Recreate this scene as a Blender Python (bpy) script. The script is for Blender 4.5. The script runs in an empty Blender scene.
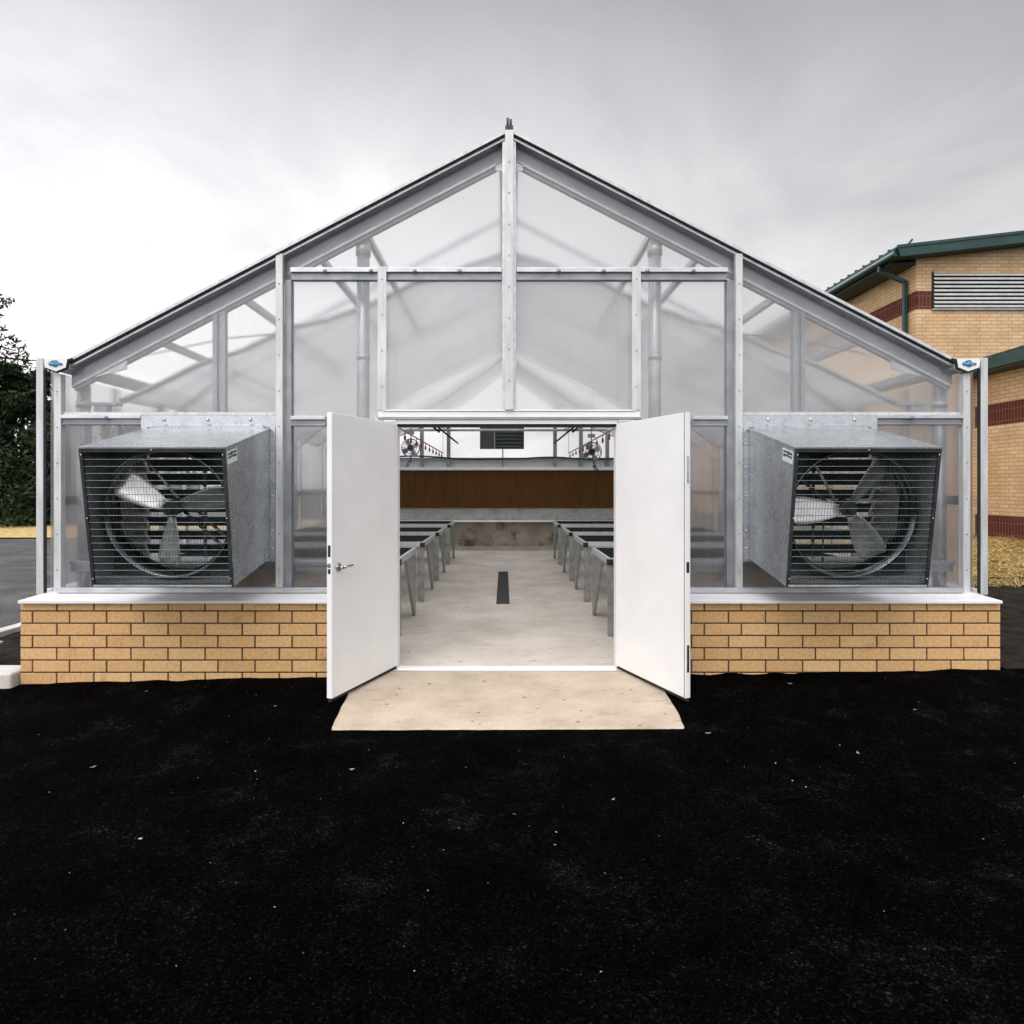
import bpy, math, random
from mathutils import Vector, Matrix
R = math.radians
random.seed(11)
S = bpy.context.scene
COL = S.collection

# ------------------------------------------------------------------ helpers
FYO = 0.0        # setback of the front frame while it is being built
class MB:
    """collects faces, then links them as ONE mesh object"""
    def __init__(self, xf=None):
        self.v = []; self.f = []; self.m = []; self.s = []; self.xf = xf
    def add(self, vs, fs, m=0, smooth=False):
        b = len(self.v)
        for p in vs:
            p = Vector(p)
            if self.xf: p = Vector(self.xf(p))
            if FYO: p.y += FYO
            self.v.append(p)
        for f in fs:
            self.f.append([b+i for i in f]); self.m.append(m); self.s.append(smooth)
    def hexa(self, p, m=0):            # p: 8 corners, bottom ring then top ring
        self.add(p, [(3,2,1,0),(4,5,6,7),(0,1,5,4),(1,2,6,5),(2,3,7,6),(3,0,4,7)], m)
    def box(self, x0, x1, y0, y1, z0, z1, m=0):
        if x0 > x1: x0, x1 = x1, x0
        if y0 > y1: y0, y1 = y1, y0
        if z0 > z1: z0, z1 = z1, z0
        self.hexa([(x0,y0,z0),(x1,y0,z0),(x1,y1,z0),(x0,y1,z0),(x0,y0,z1),(x1,y0,z1),(x1,y1,z1),(x0,y1,z1)], m)
    def prism(self, pts, y0, y1, m=0):  # polygon in xz, extruded along y
        n = len(pts)
        vs = [(x,y0,z) for x,z in pts] + [(x,y1,z) for x,z in pts]
        fs = [tuple(range(n)), tuple(range(2*n-1, n-1, -1))]
        fs += [(i, i+n, (i+1)%n+n, (i+1)%n) for i in range(n)]
        self.add(vs, fs, m)
    def beam(self, p, q, w, h, m=0, up=(0,0,1)):
        p, q = Vector(p), Vector(q); d = (q-p).normalized(); up = Vector(up)
        if abs(d.dot(up)) > .98: up = Vector((0,1,0))
        a = d.cross(up).normalized()*w/2; b = a.cross(d).normalized()*h/2
        self.hexa([p-a-b, p+a-b, q+a-b, q-a-b, p-a+b, p+a+b, q+a+b, q-a+b], m)
    def tube(self, pts, r, n=8, m=0, cap=True):
        pts = [Vector(p) for p in pts]; rs = r if isinstance(r, (list, tuple)) else [r]*len(pts)
        vs = []; fs = []
        for i, p in enumerate(pts):
            d = (pts[min(i+1,len(pts)-1)] - pts[max(i-1,0)]).normalized()
            u = Vector((0,0,1)) if abs(d.z) < .9 else Vector((1,0,0))
            a = d.cross(u).normalized(); b = a.cross(d)
            for k in range(n):
                t = 2*math.pi*k/n
                vs.append(p + (a*math.cos(t)+b*math.sin(t))*rs[i])
        for i in range(len(pts)-1):
            for k in range(n):
                fs.append((i*n+k, i*n+(k+1)%n, (i+1)*n+(k+1)%n, (i+1)*n+k))
        self.add(vs, fs, m, True)
        if cap:
            L = (len(pts)-1)*n
            b0 = len(self.v) - len(vs)
            self.f.append([b0+k for k in range(n-1,-1,-1)]); self.m.append(m); self.s.append(False)
            self.f.append([b0+L+k for k in range(n)]); self.m.append(m); self.s.append(False)
    def ball(self, c, r, m=0, n=8, sc=(1,1,1)):
        c = Vector(c); vs = []; fs = []; k2 = n//2
        for i in range(k2+1):
            a = math.pi*i/k2
            for k in range(n):
                t = 2*math.pi*k/n
                vs.append(c+Vector((r*sc[0]*math.sin(a)*math.cos(t), r*sc[1]*math.sin(a)*math.sin(t), r*sc[2]*math.cos(a))))
        for i in range(k2):
            for k in range(n):
                fs.append((i*n+k, (i+1)*n+k, (i+1)*n+(k+1)%n, i*n+(k+1)%n))
        self.add(vs, fs, m, True)
    def build(self, name, mats, parent=None, bevel=0, seg=2):
        off = Vector((0,0,0))
        if parent is not None:
            r = parent
            while r.parent: r = r.parent
            off = r.location.copy()
        me = bpy.data.meshes.new(name)
        me.from_pydata([tuple(v-off) for v in self.v], [], self.f)
        if not isinstance(mats, (list, tuple)): mats = [mats]
        for mt in mats: me.materials.append(mt)
        me.polygons.foreach_set('material_index', self.m)
        me.polygons.foreach_set('use_smooth', self.s)
        me.update()
        o = bpy.data.objects.new(name, me); COL.objects.link(o)
        if parent is not None: o.parent = parent
        if bevel:
            b = o.modifiers.new('bevel', 'BEVEL'); b.width = bevel; b.segments = seg; b.limit_method = 'ANGLE'
        return o

def thing(name, label, cat, loc=(0,0,0), group=None):
    o = bpy.data.objects.new(name, None); COL.objects.link(o); o.location = loc
    o.empty_display_size = .2
    o['label'] = label; o['category'] = cat
    if group: o['group'] = group
    return o
def tag(o, label, cat, group=None, kind=None):
    o['label'] = label; o['category'] = cat
    if group: o['group'] = group
    if kind: o['kind'] = kind
    return o
def struct(o, kind='structure'):
    o['kind'] = kind; return o
def dup(root, loc, label):
    r = root.copy(); COL.objects.link(r); r.location = loc; r['label'] = label
    for ch in list(root.children):
        c = ch.copy(); COL.objects.link(c); c.parent = r
        for g in ch.children:
            d = g.copy(); COL.objects.link(d); d.parent = c
    return r

# ------------------------------------------------------------------ materials
def mat(name):
    m = bpy.data.materials.new(name); m.use_nodes = True
    nt = m.node_tree
    return m, nt, nt.nodes['Principled BSDF'], nt.nodes['Material Output']
def N(nt, t, **k):
    n = nt.nodes.new(t)
    for a, b in k.items():
        if a in n.inputs: n.inputs[a].default_value = b
        else: setattr(n, a, b)
    return n
def ramp(nt, stops, src):
    n = nt.nodes.new('ShaderNodeValToRGB'); e = n.color_ramp.elements
    e[0].position, e[0].color = stops[0][0], (*stops[0][1], 1)
    e[1].position, e[1].color = stops[-1][0], (*stops[-1][1], 1)
    for p, c in stops[1:-1]:
        x = e.new(p); x.color = (*c, 1)
    nt.links.new(src, n.inputs['Fac']); return n
def noisy(name, c1, c2, scale=20, rough=.6, metal=0, bump=0, bscale=None, spec=.5, detail=6, stretch=None, lo=.35, hi=.65):
    m, nt, b, out = mat(name); L = nt.links.new
    tc = N(nt, 'ShaderNodeTexCoord'); src = tc.outputs['Object']
    if stretch:
        mp = N(nt, 'ShaderNodeMapping'); mp.inputs['Scale'].default_value = stretch; L(src, mp.inputs['Vector']); src = mp.outputs[0]
    n = N(nt, 'ShaderNodeTexNoise', Scale=scale, Detail=detail); L(src, n.inputs['Vector'])
    r = ramp(nt, [(lo, c1), (hi, c2)], n.outputs['Fac']); L(r.outputs[0], b.inputs['Base Color'])
    b.inputs['Roughness'].default_value = rough; b.inputs['Metallic'].default_value = metal
    b.inputs['Specular IOR Level'].default_value = spec
    if bump:
        n2 = N(nt, 'ShaderNodeTexNoise', Scale=bscale or scale*4, Detail=4); L(src, n2.inputs['Vector'])
        bp = N(nt, 'ShaderNodeBump', Strength=bump, Distance=.01); L(n2.outputs['Fac'], bp.inputs['Height']); L(bp.outputs[0], b.inputs['Normal'])
    return m

M = {}
M['white_paint'] = noisy('white_paint', (.81,.81,.815), (.86,.86,.86), 3, .38, spec=.4)
M['white_sill'] = noisy('white_sill', (.74,.74,.77), (.84,.84,.86), 2.5, .4, stretch=(1,4,4))
M['white_bar'] = noisy('white_aluminium', (.52,.525,.53), (.66,.665,.67), 6, .42, .25, stretch=(4,4,.5))
M['alu'] = noisy('mill_aluminium', (.46,.48,.51), (.60,.62,.65), 6, .38, .75, stretch=(1,3,3))
M['alu_dark'] = noisy('grey_steel', (.24,.26,.285), (.34,.36,.385), 5, .5, .5)
M['pipe'] = noisy('galvanised_pipe', (.42,.44,.46), (.55,.57,.59), 9, .42, .6)
M['black'] = noisy('black_rubber', (.008,.008,.009), (.02,.02,.02), 30, .7)
M['gap'] = noisy('dark_gasket', (.016,.018,.02), (.032,.035,.038), 30, .8, spec=.2)
M['chrome'] = noisy('satin_chrome', (.5,.5,.5), (.6,.6,.6), 30, .25, 1)
M['dark_metal'] = noisy('dark_painted_metal', (.02,.024,.026), (.04,.045,.046), 14, .5, .2)
M['bench_top'] = noisy('black_bench_mesh', (.005,.009,.009), (.011,.017,.016), 20, .8, spec=.08)
M['wire'] = noisy('guard_wire', (.16,.20,.20), (.26,.30,.30), 30, .4, .6)
M['green'] = noisy('green_metal', (.006,.035,.034), (.012,.055,.052), 3, .4, .1, stretch=(1,.3,1))
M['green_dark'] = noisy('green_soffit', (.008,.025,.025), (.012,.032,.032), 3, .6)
M['louver_white'] = noisy('louver_white', (.55,.56,.55), (.66,.67,.66), 6, .5)
M['louver_green'] = noisy('louver_green_grey', (.05,.065,.06), (.07,.085,.08), 6, .5)
M['red'] = noisy('red_plastic', (.25,.012,.02), (.35,.02,.03), 20, .4)
M['sticker'] = noisy('white_sticker', (.66,.7,.7), (.8,.82,.82), 60, .4)
M['sticker_green'] = noisy('sticker_green', (.006,.05,.045), (.02,.09,.08), 90, .4)
M['emblem_blue'] = noisy('emblem_blue', (.01,.10,.24), (.025,.19,.36), 60, .4)
M['emblem_light'] = noisy('emblem_light_blue', (.22,.5,.68), (.3,.58,.75), 60, .4)
M['bark'] = noisy('bark', (.03,.022,.016), (.06,.045,.035), 12, .9, bump=.6)

def galv(name, a, b_, metal=.8, rough=.38, scale=38):
    m, nt, b, out = mat(name); L = nt.links.new
    tc = N(nt, 'ShaderNodeTexCoord')
    v = N(nt, 'ShaderNodeTexVoronoi', Scale=scale); L(tc.outputs['Object'], v.inputs['Vector'])
    n = N(nt, 'ShaderNodeTexNoise', Scale=4, Detail=5); L(tc.outputs['Object'], n.inputs['Vector'])
    sp = N(nt, 'ShaderNodeSeparateColor'); L(v.outputs['Color'], sp.inputs[0])
    mx = N(nt, 'ShaderNodeMath', operation='MULTIPLY_ADD'); mx.inputs[1].default_value = .18
    L(sp.outputs[0], mx.inputs[0]); 
    ml = N(nt, 'ShaderNodeMath', operation='MULTIPLY'); ml.inputs[1].default_value = .88; n.inputs['Scale'].default_value = 7; n.inputs['Roughness'].default_value = .62; L(n.outputs['Fac'], ml.inputs[0]); L(ml.outputs[0], mx.inputs[2])
    r = ramp(nt, [(.33, a), (.67, b_)], mx.outputs[0]); L(r.outputs[0], b.inputs['Base Color'])
    r2 = ramp(nt, [(.2, (rough-.02,)*3), (.8, (rough+.03,)*3)], mx.outputs[0]); L(r2.outputs[0], b.inputs['Roughness'])
    b.inputs['Metallic'].default_value = metal
    return m
M['galv'] = galv('galvanised_sheet', (.37,.40,.425), (.50,.53,.555), .66, .27, 55)
M['ring'] = galv('ring_metal', (.10,.12,.125), (.18,.205,.21), 1.0, .22, 60)
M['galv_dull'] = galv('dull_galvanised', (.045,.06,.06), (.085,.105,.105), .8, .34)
M['galv_bench'] = galv('galvanised_bench_steel', (.27,.29,.275), (.41,.43,.41), .65, .42, 24)
M['galv_rim'] = galv('galvanised_rim', (.5,.52,.52), (.66,.68,.68), .4, .45, 24)
M['blade'] = galv('lit_blade_metal', (.55,.56,.57), (.72,.73,.74), .55, .35, 30)  # paler metal for one blade per fan, its bright reflection painted in

def per_brick():
    m, nt, b, out = mat('buff_brick'); L = nt.links.new
    g = N(nt, 'ShaderNodeNewGeometry'); tc = N(nt, 'ShaderNodeTexCoord')
    r = ramp(nt, [(0,(.585,.345,.155)), (.35,(.625,.38,.175)), (.7,(.655,.405,.19)), (1,(.68,.44,.215))], g.outputs['Random Per Island'])
    n = N(nt, 'ShaderNodeTexNoise', Scale=45, Detail=6); L(tc.outputs['Object'], n.inputs['Vector'])
    r2 = ramp(nt, [(.3,(.82,.80,.78)), (.6,(1.06,1.06,1.06))], n.outputs['Fac'])
    mx = N(nt, 'ShaderNodeMix', data_type='RGBA', blend_type='MULTIPLY'); mx.inputs['Factor'].default_value = 1
    L(r.outputs[0], mx.inputs['A']); L(r2.outputs[0], mx.inputs['B'])
    n3 = N(nt, 'ShaderNodeTexNoise', Scale=3.2, Detail=5); L(tc.outputs['Object'], n3.inputs['Vector'])
    r3 = ramp(nt, [(.62,(1,1,1)), (.78,(.62,.56,.50))], n3.outputs['Fac'])
    mx2 = N(nt, 'ShaderNodeMix', data_type='RGBA', blend_type='MULTIPLY'); mx2.inputs['Factor'].default_value = 1
    L(mx.outputs['Result'], mx2.inputs['A']); L(r3.outputs[0], mx2.inputs['B'])
    L(mx2.outputs['Result'], b.inputs['Base Color'])
    bp = N(nt, 'ShaderNodeBump', Strength=.35, Distance=.004); L(n.outputs['Fac'], bp.inputs['Height']); L(bp.outputs[0], b.inputs['Normal'])
    b.inputs['Roughness'].default_value = .88; b.inputs['Specular IOR Level'].default_value = .2
    return m
M['brick'] = per_brick()
M['mortar'] = noisy('dark_mortar', (.06,.048,.034), (.115,.092,.064), 60, .95, bump=.5, spec=.1)

def brick_tex(name, c1, c2, mortar, w, h, off=.33, msize=.011):
    m, nt, b, out = mat(name); L = nt.links.new
    tc = N(nt, 'ShaderNodeTexCoord'); sp = N(nt, 'ShaderNodeSeparateXYZ'); L(tc.outputs['Object'], sp.inputs[0])
    ad = N(nt, 'ShaderNodeMath', operation='ADD'); L(sp.outputs[0], ad.inputs[0]); L(sp.outputs[1], ad.inputs[1])
    cb = N(nt, 'ShaderNodeCombineXYZ'); L(ad.outputs[0], cb.inputs[0]); L(sp.outputs[2], cb.inputs[1])
    bt = N(nt, 'ShaderNodeTexBrick', Scale=1.0); L(cb.outputs[0], bt.inputs['Vector'])
    bt.offset = off; bt.inputs['Brick Width'].default_value = w; bt.inputs['Row Height'].default_value = h
    bt.inputs['Mortar Size'].default_value = msize; bt.inputs['Mortar Smooth'].default_value = .1; bt.inputs['Bias'].default_value = 0
    bt.inputs['Color1'].default_value = (*c1,1); bt.inputs['Color2'].default_value = (*c2,1); bt.inputs['Mortar'].default_value = (*mortar,1)
    n = N(nt, 'ShaderNodeTexNoise', Scale=1.3, Detail=6); L(tc.outputs['Object'], n.inputs['Vector'])
    r2 = ramp(nt, [(.3,(.84,.83,.82)), (.7,(1.08,1.08,1.08))], n.outputs['Fac'])
    mx = N(nt, 'ShaderNodeMix', data_type='RGBA', blend_type='MULTIPLY'); mx.inputs['Factor'].default_value = 1
    L(bt.outputs['Color'], mx.inputs['A']); L(r2.outputs[0], mx.inputs['B']); L(mx.outputs['Result'], b.inputs['Base Color'])
    bp = N(nt, 'ShaderNodeBump', Strength=.6, Distance=.008, invert=True); L(bt.outputs['Fac'], bp.inputs['Height']); L(bp.outputs[0], b.inputs['Normal'])
    b.inputs['Roughness'].default_value = .85; b.inputs['Specular IOR Level'].default_value = .25
    return m
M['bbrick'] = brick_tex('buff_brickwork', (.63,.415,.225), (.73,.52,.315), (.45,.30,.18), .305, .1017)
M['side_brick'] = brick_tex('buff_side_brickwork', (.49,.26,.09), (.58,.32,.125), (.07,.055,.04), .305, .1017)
M['redbrick'] = brick_tex('red_soldier_brickwork', (.085,.022,.016), (.12,.032,.022), (.20,.10,.07), .102, .305, 0, .010)

def glazing(name, haze, blur, tint=(.965,.967,.97), axis=0, freq=385):
    m, nt, b, out = mat(name); L = nt.links.new
    nt.nodes.remove(b)
    tc = N(nt, 'ShaderNodeTexCoord'); sp = N(nt, 'ShaderNodeSeparateXYZ'); L(tc.outputs['Object'], sp.inputs[0])
    w = N(nt, 'ShaderNodeMath', operation='MULTIPLY'); w.inputs[1].default_value = freq; L(sp.outputs[axis], w.inputs[0])
    sn = N(nt, 'ShaderNodeMath', operation='SINE'); L(w.outputs[0], sn.inputs[0])
    mp = N(nt, 'ShaderNodeMapping'); mp.inputs['Scale'].default_value = (26 if axis == 0 else .6, 26 if axis == 1 else .6, .6); L(tc.outputs['Object'], mp.inputs[0])
    n = N(nt, 'ShaderNodeTexNoise', Scale=1.0, Detail=4); L(mp.outputs[0], n.inputs['Vector'])
    a = N(nt, 'ShaderNodeMath', operation='MULTIPLY_ADD'); a.inputs[1].default_value = .045; a.inputs[2].default_value = haze-.06
    L(sn.outputs[0], a.inputs[0])
    a2 = N(nt, 'ShaderNodeMath', operation='MULTIPLY_ADD'); a2.inputs[1].default_value = .12; L(n.outputs['Fac'], a2.inputs[0]); L(a.outputs[0], a2.inputs[2])
    bp = N(nt, 'ShaderNodeBump', Strength=.15, Distance=.003); L(sn.outputs[0], bp.inputs['Height'])
    tr = N(nt, 'ShaderNodeBsdfTransparent'); tr.inputs[0].default_value = (*tint, 1)
    rf = N(nt, 'ShaderNodeBsdfRefraction', IOR=1.06, Roughness=.42); rf.inputs[0].default_value = (*tint, 1)
    L(bp.outputs[0], rf.inputs['Normal'])
    tl = N(nt, 'ShaderNodeBsdfTranslucent'); tl.inputs[0].default_value = (.88,.885,.89,1)
    df = N(nt, 'ShaderNodeBsdfDiffuse'); df.inputs[0].default_value = (.76,.765,.77,1)
    gl = N(nt, 'ShaderNodeBsdfGlossy', Roughness=.12)
    hz = N(nt, 'ShaderNodeMixShader'); hz.inputs[0].default_value = .42; L(tl.outputs[0], hz.inputs[1]); L(df.outputs[0], hz.inputs[2])
    m1 = N(nt, 'ShaderNodeMixShader'); m1.inputs[0].default_value = blur; L(tr.outputs[0], m1.inputs[1]); L(rf.outputs[0], m1.inputs[2])
    m2 = N(nt, 'ShaderNodeMixShader'); L(a2.outputs[0], m2.inputs[0]); L(m1.outputs[0], m2.inputs[1]); L(hz.outputs[0], m2.inputs[2])
    lw = N(nt, 'ShaderNodeLayerWeight', Blend=.5)
    fp = N(nt, 'ShaderNodeMath', operation='POWER'); fp.inputs[1].default_value = 5; L(lw.outputs['Facing'], fp.inputs[0])
    fr = N(nt, 'ShaderNodeMath', operation='MULTIPLY_ADD'); fr.inputs[1].default_value = .55; fr.inputs[2].default_value = .05; L(fp.outputs[0], fr.inputs[0])
    m3 = N(nt, 'ShaderNodeMixShader'); L(fr.outputs[0], m3.inputs[0]); L(m2.outputs[0], m3.inputs[1]); L(gl.outputs[0], m3.inputs[2])
    L(m3.outputs[0], out.inputs[0])
    return m
M['glaze'] = glazing('multiwall_polycarbonate', .26, .76)
M['glaze_low'] = glazing('dimmed_polycarbonate', .12, .5, tint=(.66,.655,.67))  # darker tint stands in for the dim interior behind the lower panes
M['glaze_roof'] = glazing('roof_polycarbonate', .19, .0, axis=1)
M['glaze_side'] = glazing('side_polycarbonate', .34, .0, tint=(.72,.71,.72), axis=1)

def cloth_mat():
    m, nt, b, out = mat('shade_cloth'); L = nt.links.new
    nt.nodes.remove(b)
    tc = N(nt, 'ShaderNodeTexCoord'); n = N(nt, 'ShaderNodeTexNoise', Scale=1.4, Detail=6); 
    mp = N(nt, 'ShaderNodeMapping'); mp.inputs['Scale'].default_value = (.5,4.5,1); L(tc.outputs['Object'], mp.inputs[0]); L(mp.outputs[0], n.inputs['Vector'])
    r = ramp(nt, [(.3,(.40,.40,.415)), (.7,(.56,.56,.575))], n.outputs['Fac'])
    tl = N(nt, 'ShaderNodeBsdfTranslucent'); L(r.outputs[0], tl.inputs[0])
    df = N(nt, 'ShaderNodeBsdfDiffuse'); L(r.outputs[0], df.inputs[0])
    tr = N(nt, 'ShaderNodeBsdfTransparent'); tr.inputs[0].default_value = (.86,.86,.87,1)
    a = N(nt, 'ShaderNodeMixShader'); a.inputs[0].default_value = .3; L(tl.outputs[0], a.inputs[1]); L(df.outputs[0], a.inputs[2])
    c = N(nt, 'ShaderNodeMixShader'); c.inputs[0].default_value = .86; L(tr.outputs[0], c.inputs[1]); L(a.outputs[0], c.inputs[2])
    L(c.outputs[0], out.inputs[0]); return m
M['cloth'] = cloth_mat()
M['hem'] = noisy('cloth_hem', (.34,.34,.35), (.42,.42,.43), 8, .9, spec=.1)

def concrete(name, base, dark, stain, scale=1.2, smin=.60, smax=.74, rough=.85, spots=True):
    m, nt, b, out = mat(name); L = nt.links.new
    tc = N(nt, 'ShaderNodeTexCoord')
    n = N(nt, 'ShaderNodeTexNoise', Scale=scale, Detail=9, Roughness=.65); L(tc.outputs['Object'], n.inputs['Vector'])
    r = ramp(nt, [(.32, dark), (.62, base)], n.outputs['Fac'])
    mp = N(nt, 'ShaderNodeMapping'); mp.inputs['Scale'].default_value = (1.3,3.6,1.3); L(tc.outputs['Object'], mp.inputs[0])
    n2 = N(nt, 'ShaderNodeTexNoise', Scale=2.1, Detail=8, Roughness=.7); L(mp.outputs[0], n2.inputs['Vector'])
    r2 = ramp(nt, [(smin, (0,0,0)), (smax, (1,1,1))], n2.outputs['Fac'])
    mx = N(nt, 'ShaderNodeMix', data_type='RGBA'); L(r2.outputs[0], mx.inputs['Factor']); L(r.outputs[0], mx.inputs['A']); mx.inputs['B'].default_value = (*stain,1)
    n3 = N(nt, 'ShaderNodeTexNoise', Scale=90, Detail=3); L(tc.outputs['Object'], n3.inputs['Vector'])
    r3 = ramp(nt, [(.3,(.86,.86,.86)), (.7,(1.06,1.06,1.06))], n3.outputs['Fac'])
    m2 = N(nt, 'ShaderNodeMix', data_type='RGBA', blend_type='MULTIPLY'); m2.inputs['Factor'].default_value = 1
    L(mx.outputs['Result'], m2.inputs['A']); L(r3.outputs[0], m2.inputs['B'])
    last = m2.outputs['Result']
    if spots:
        v = N(nt, 'ShaderNodeTexVoronoi', Scale=5.5); L(tc.outputs['Object'], v.inputs['Vector'])
        ns = N(nt, 'ShaderNodeTexNoise', Scale=40, Detail=3); L(tc.outputs['Object'], ns.inputs['Vector'])
        ad = N(nt, 'ShaderNodeMath', operation='MULTIPLY_ADD'); ad.inputs[1].default_value = .14; L(ns.outputs['Fac'], ad.inputs[0]); L(v.outputs['Distance'], ad.inputs[2])
        r4 = ramp(nt, [(.125,(.30,.23,.15)), (.165,(1,1,1))], ad.outputs[0])
        m3 = N(nt, 'ShaderNodeMix', data_type='RGBA', blend_type='MULTIPLY'); m3.inputs['Factor'].default_value = .8
        L(last, m3.inputs['A']); L(r4.outputs[0], m3.inputs['B']); last = m3.outputs['Result']
    L(last, b.inputs['Base Color']); b.inputs['Roughness'].default_value = rough; b.inputs['Specular IOR Level'].default_value = .25
    bp = N(nt, 'ShaderNodeBump', Strength=.25, Distance=.004); L(n3.outputs['Fac'], bp.inputs['Height']); L(bp.outputs[0], b.inputs['Normal'])
    return m
M['apron'] = concrete('apron_concrete', (.575,.485,.38), (.415,.34,.255), (.27,.20,.13), 2.2, .57, .74)
M['floor'] = concrete('floor_concrete', (.68,.62,.55), (.50,.445,.385), (.36,.28,.19), 1.2, .57, .76)
M['end_wall'] = concrete('stained_concrete', (.38,.34,.28), (.17,.155,.12), (.085,.08,.06), 1.1, .50, .66, spots=False)
M['kerb'] = concrete('kerb_concrete', (.62,.60,.57), (.46,.44,.41), (.30,.27,.23), 3, .6, .8, spots=False)
M['ledge'] = concrete('ledge_concrete', (.40,.39,.37), (.30,.29,.27), (.2,.19,.17), 2, .55, .8, spots=False)

def pad_mat():
    m, nt, b, out = mat('brown_cooling_pad'); L = nt.links.new
    tc = N(nt, 'ShaderNodeTexCoord')
    mp = N(nt, 'ShaderNodeMapping'); mp.inputs['Scale'].default_value = (6,1,.5); L(tc.outputs['Object'], mp.inputs[0])
    n = N(nt, 'ShaderNodeTexNoise', Scale=2.2, Detail=8, Roughness=.7); L(mp.outputs[0], n.inputs['Vector'])
    r = ramp(nt, [(.25,(.072,.036,.013)), (.75,(.118,.060,.023))], n.outputs['Fac']); L(r.outputs[0], b.inputs['Base Color'])
    b.inputs['Roughness'].default_value = 1; b.inputs['Specular IOR Level'].default_value = 0
    return m
M['pad'] = pad_mat()

def asphalt(name, c0, c1, c2, spec=.12, bumpk=.8, grain=False):
    m, nt, b, out = mat(name); L = nt.links.new
    tc = N(nt, 'ShaderNodeTexCoord')
    v = N(nt, 'ShaderNodeTexVoronoi', Scale=95); L(tc.outputs['Object'], v.inputs['Vector'])
    n = N(nt, 'ShaderNodeTexNoise', Scale=1.1, Detail=9, Roughness=.68); L(tc.outputs['Object'], n.inputs['Vector'])
    nf = N(nt, 'ShaderNodeTexNoise', Scale=120, Detail=6, Roughness=.75); L(tc.outputs['Object'], nf.inputs['Vector'])
    r = ramp(nt, [(.38, c0), (.55, c1), (.72, c2)], n.outputs['Fac'])
    r2 = ramp(nt, [(.35,(.3,.3,.3)), (.55,(.9,.9,.9)), (.70,(5,5,5))], nf.outputs['Fac'])
    mx = N(nt, 'ShaderNodeMix', data_type='RGBA', blend_type='MULTIPLY'); mx.inputs['Factor'].default_value = 1
    L(r.outputs[0], mx.inputs['A']); L(r2.outputs[0], mx.inputs['B']); last = mx.outputs['Result']
    if grain:
        n.inputs['Scale'].default_value = 2.2; n.inputs['Roughness'].default_value = .78
        v2 = N(nt, 'ShaderNodeTexVoronoi', Scale=125); L(tc.outputs['Object'], v2.inputs['Vector'])
        s2 = N(nt, 'ShaderNodeSeparateColor'); L(v2.outputs['Color'], s2.inputs[0])
        r3 = ramp(nt, [(.0,(.5,.5,.5)), (.6,(1,1,1)), (.82,(1.9,1.9,1.9)), (.95,(3.6,3.6,3.6)), (1,(8,7.8,7.6))], s2.outputs[0])
        m2 = N(nt, 'ShaderNodeMix', data_type='RGBA', blend_type='MULTIPLY'); m2.inputs['Factor'].default_value = 1
        L(last, m2.inputs['A']); L(r3.outputs[0], m2.inputs['B']); last = m2.outputs['Result']
    L(last, b.inputs['Base Color'])
    b.inputs['Roughness'].default_value = .8; b.inputs['Specular IOR Level'].default_value = spec
    ad = N(nt, 'ShaderNodeMath', operation='MULTIPLY_ADD'); ad.inputs[1].default_value = 1.2; L(nf.outputs['Fac'], ad.inputs[0]); L(v.outputs['Distance'], ad.inputs[2])
    bp = N(nt, 'ShaderNodeBump', Strength=bumpk, Distance=.012); L(ad.outputs[0], bp.inputs['Height']); L(bp.outputs[0], b.inputs['Normal'])
    return m
M['asphalt'] = asphalt('fresh_asphalt', (.0005,.0005,.0006), (.0014,.0015,.0016), (.0075,.0077,.0082), .008, .6, True)
M['road'] = asphalt('worn_road_asphalt', (.06,.06,.064), (.105,.103,.104), (.19,.18,.165), .25, .4)
M['soil'] = noisy('dark_soil', (.006,.005,.004), (.026,.021,.016), 6, .95, bump=1, bscale=30, spec=.1, detail=10)
M['ground'] = noisy('dull_grass_ground', (.035,.04,.018), (.075,.07,.035), 3, .95, bump=.8, bscale=40, spec=.1)
M['straw_bed'] = noisy('straw_bed', (.10,.065,.018), (.30,.20,.065), 9, .95, bump=1, bscale=40, spec=.1, detail=9)
M['straw_pale'] = noisy('pale_straw_bed', (.38,.26,.10), (.62,.46,.22), 5, .95, bump=.8, bscale=30, spec=.1, detail=9)

def island_mat(name, stops, rough=.8, trans=0):
    m, nt, b, out = mat(name); L = nt.links.new
    g = N(nt, 'ShaderNodeNewGeometry')
    r = ramp(nt, stops, g.outputs['Random Per Island']); L(r.outputs[0], b.inputs['Base Color'])
    b.inputs['Roughness'].default_value = rough; b.inputs['Specular IOR Level'].default_value = .2
    return m
M['straw'] = island_mat('straw_blades', [(0,(.16,.10,.025)), (.5,(.46,.32,.11)), (1,(.70,.55,.26))])
M['leaf'] = island_mat('dark_leaves', [(0,(.006,.016,.007)), (.4,(.014,.034,.013)), (.85,(.028,.058,.021)), (1,(.04,.035,.02))], .6)
M['leaf2'] = island_mat('sparse_leaves', [(0,(.02,.018,.010)), (.5,(.03,.04,.016)), (1,(.06,.035,.025))], .6)
M['flecks'] = island_mat('pale_gravel', [(0,(.06,.05,.04)), (.5,(.2,.18,.15)), (.8,(.40,.38,.35)), (1,(.5,.28,.12))], .8)

# ------------------------------------------------------------------ constants
F = 633.0; VX, VY, H = 504.0, 487.0, 1.58
def at(px, py, D): return Vector(((px-VX)*D/F, D, H+(VY-py)*D/F))
CX = .045; Y0 = 5.5; YB = 15.95
SL = .52; ZR = 4.675            # roof slope, ridge height (outer surface)
def roofz(d): return ZR - SL*abs(d)
ZS = .665                        # top of the sill at the glass

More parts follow.
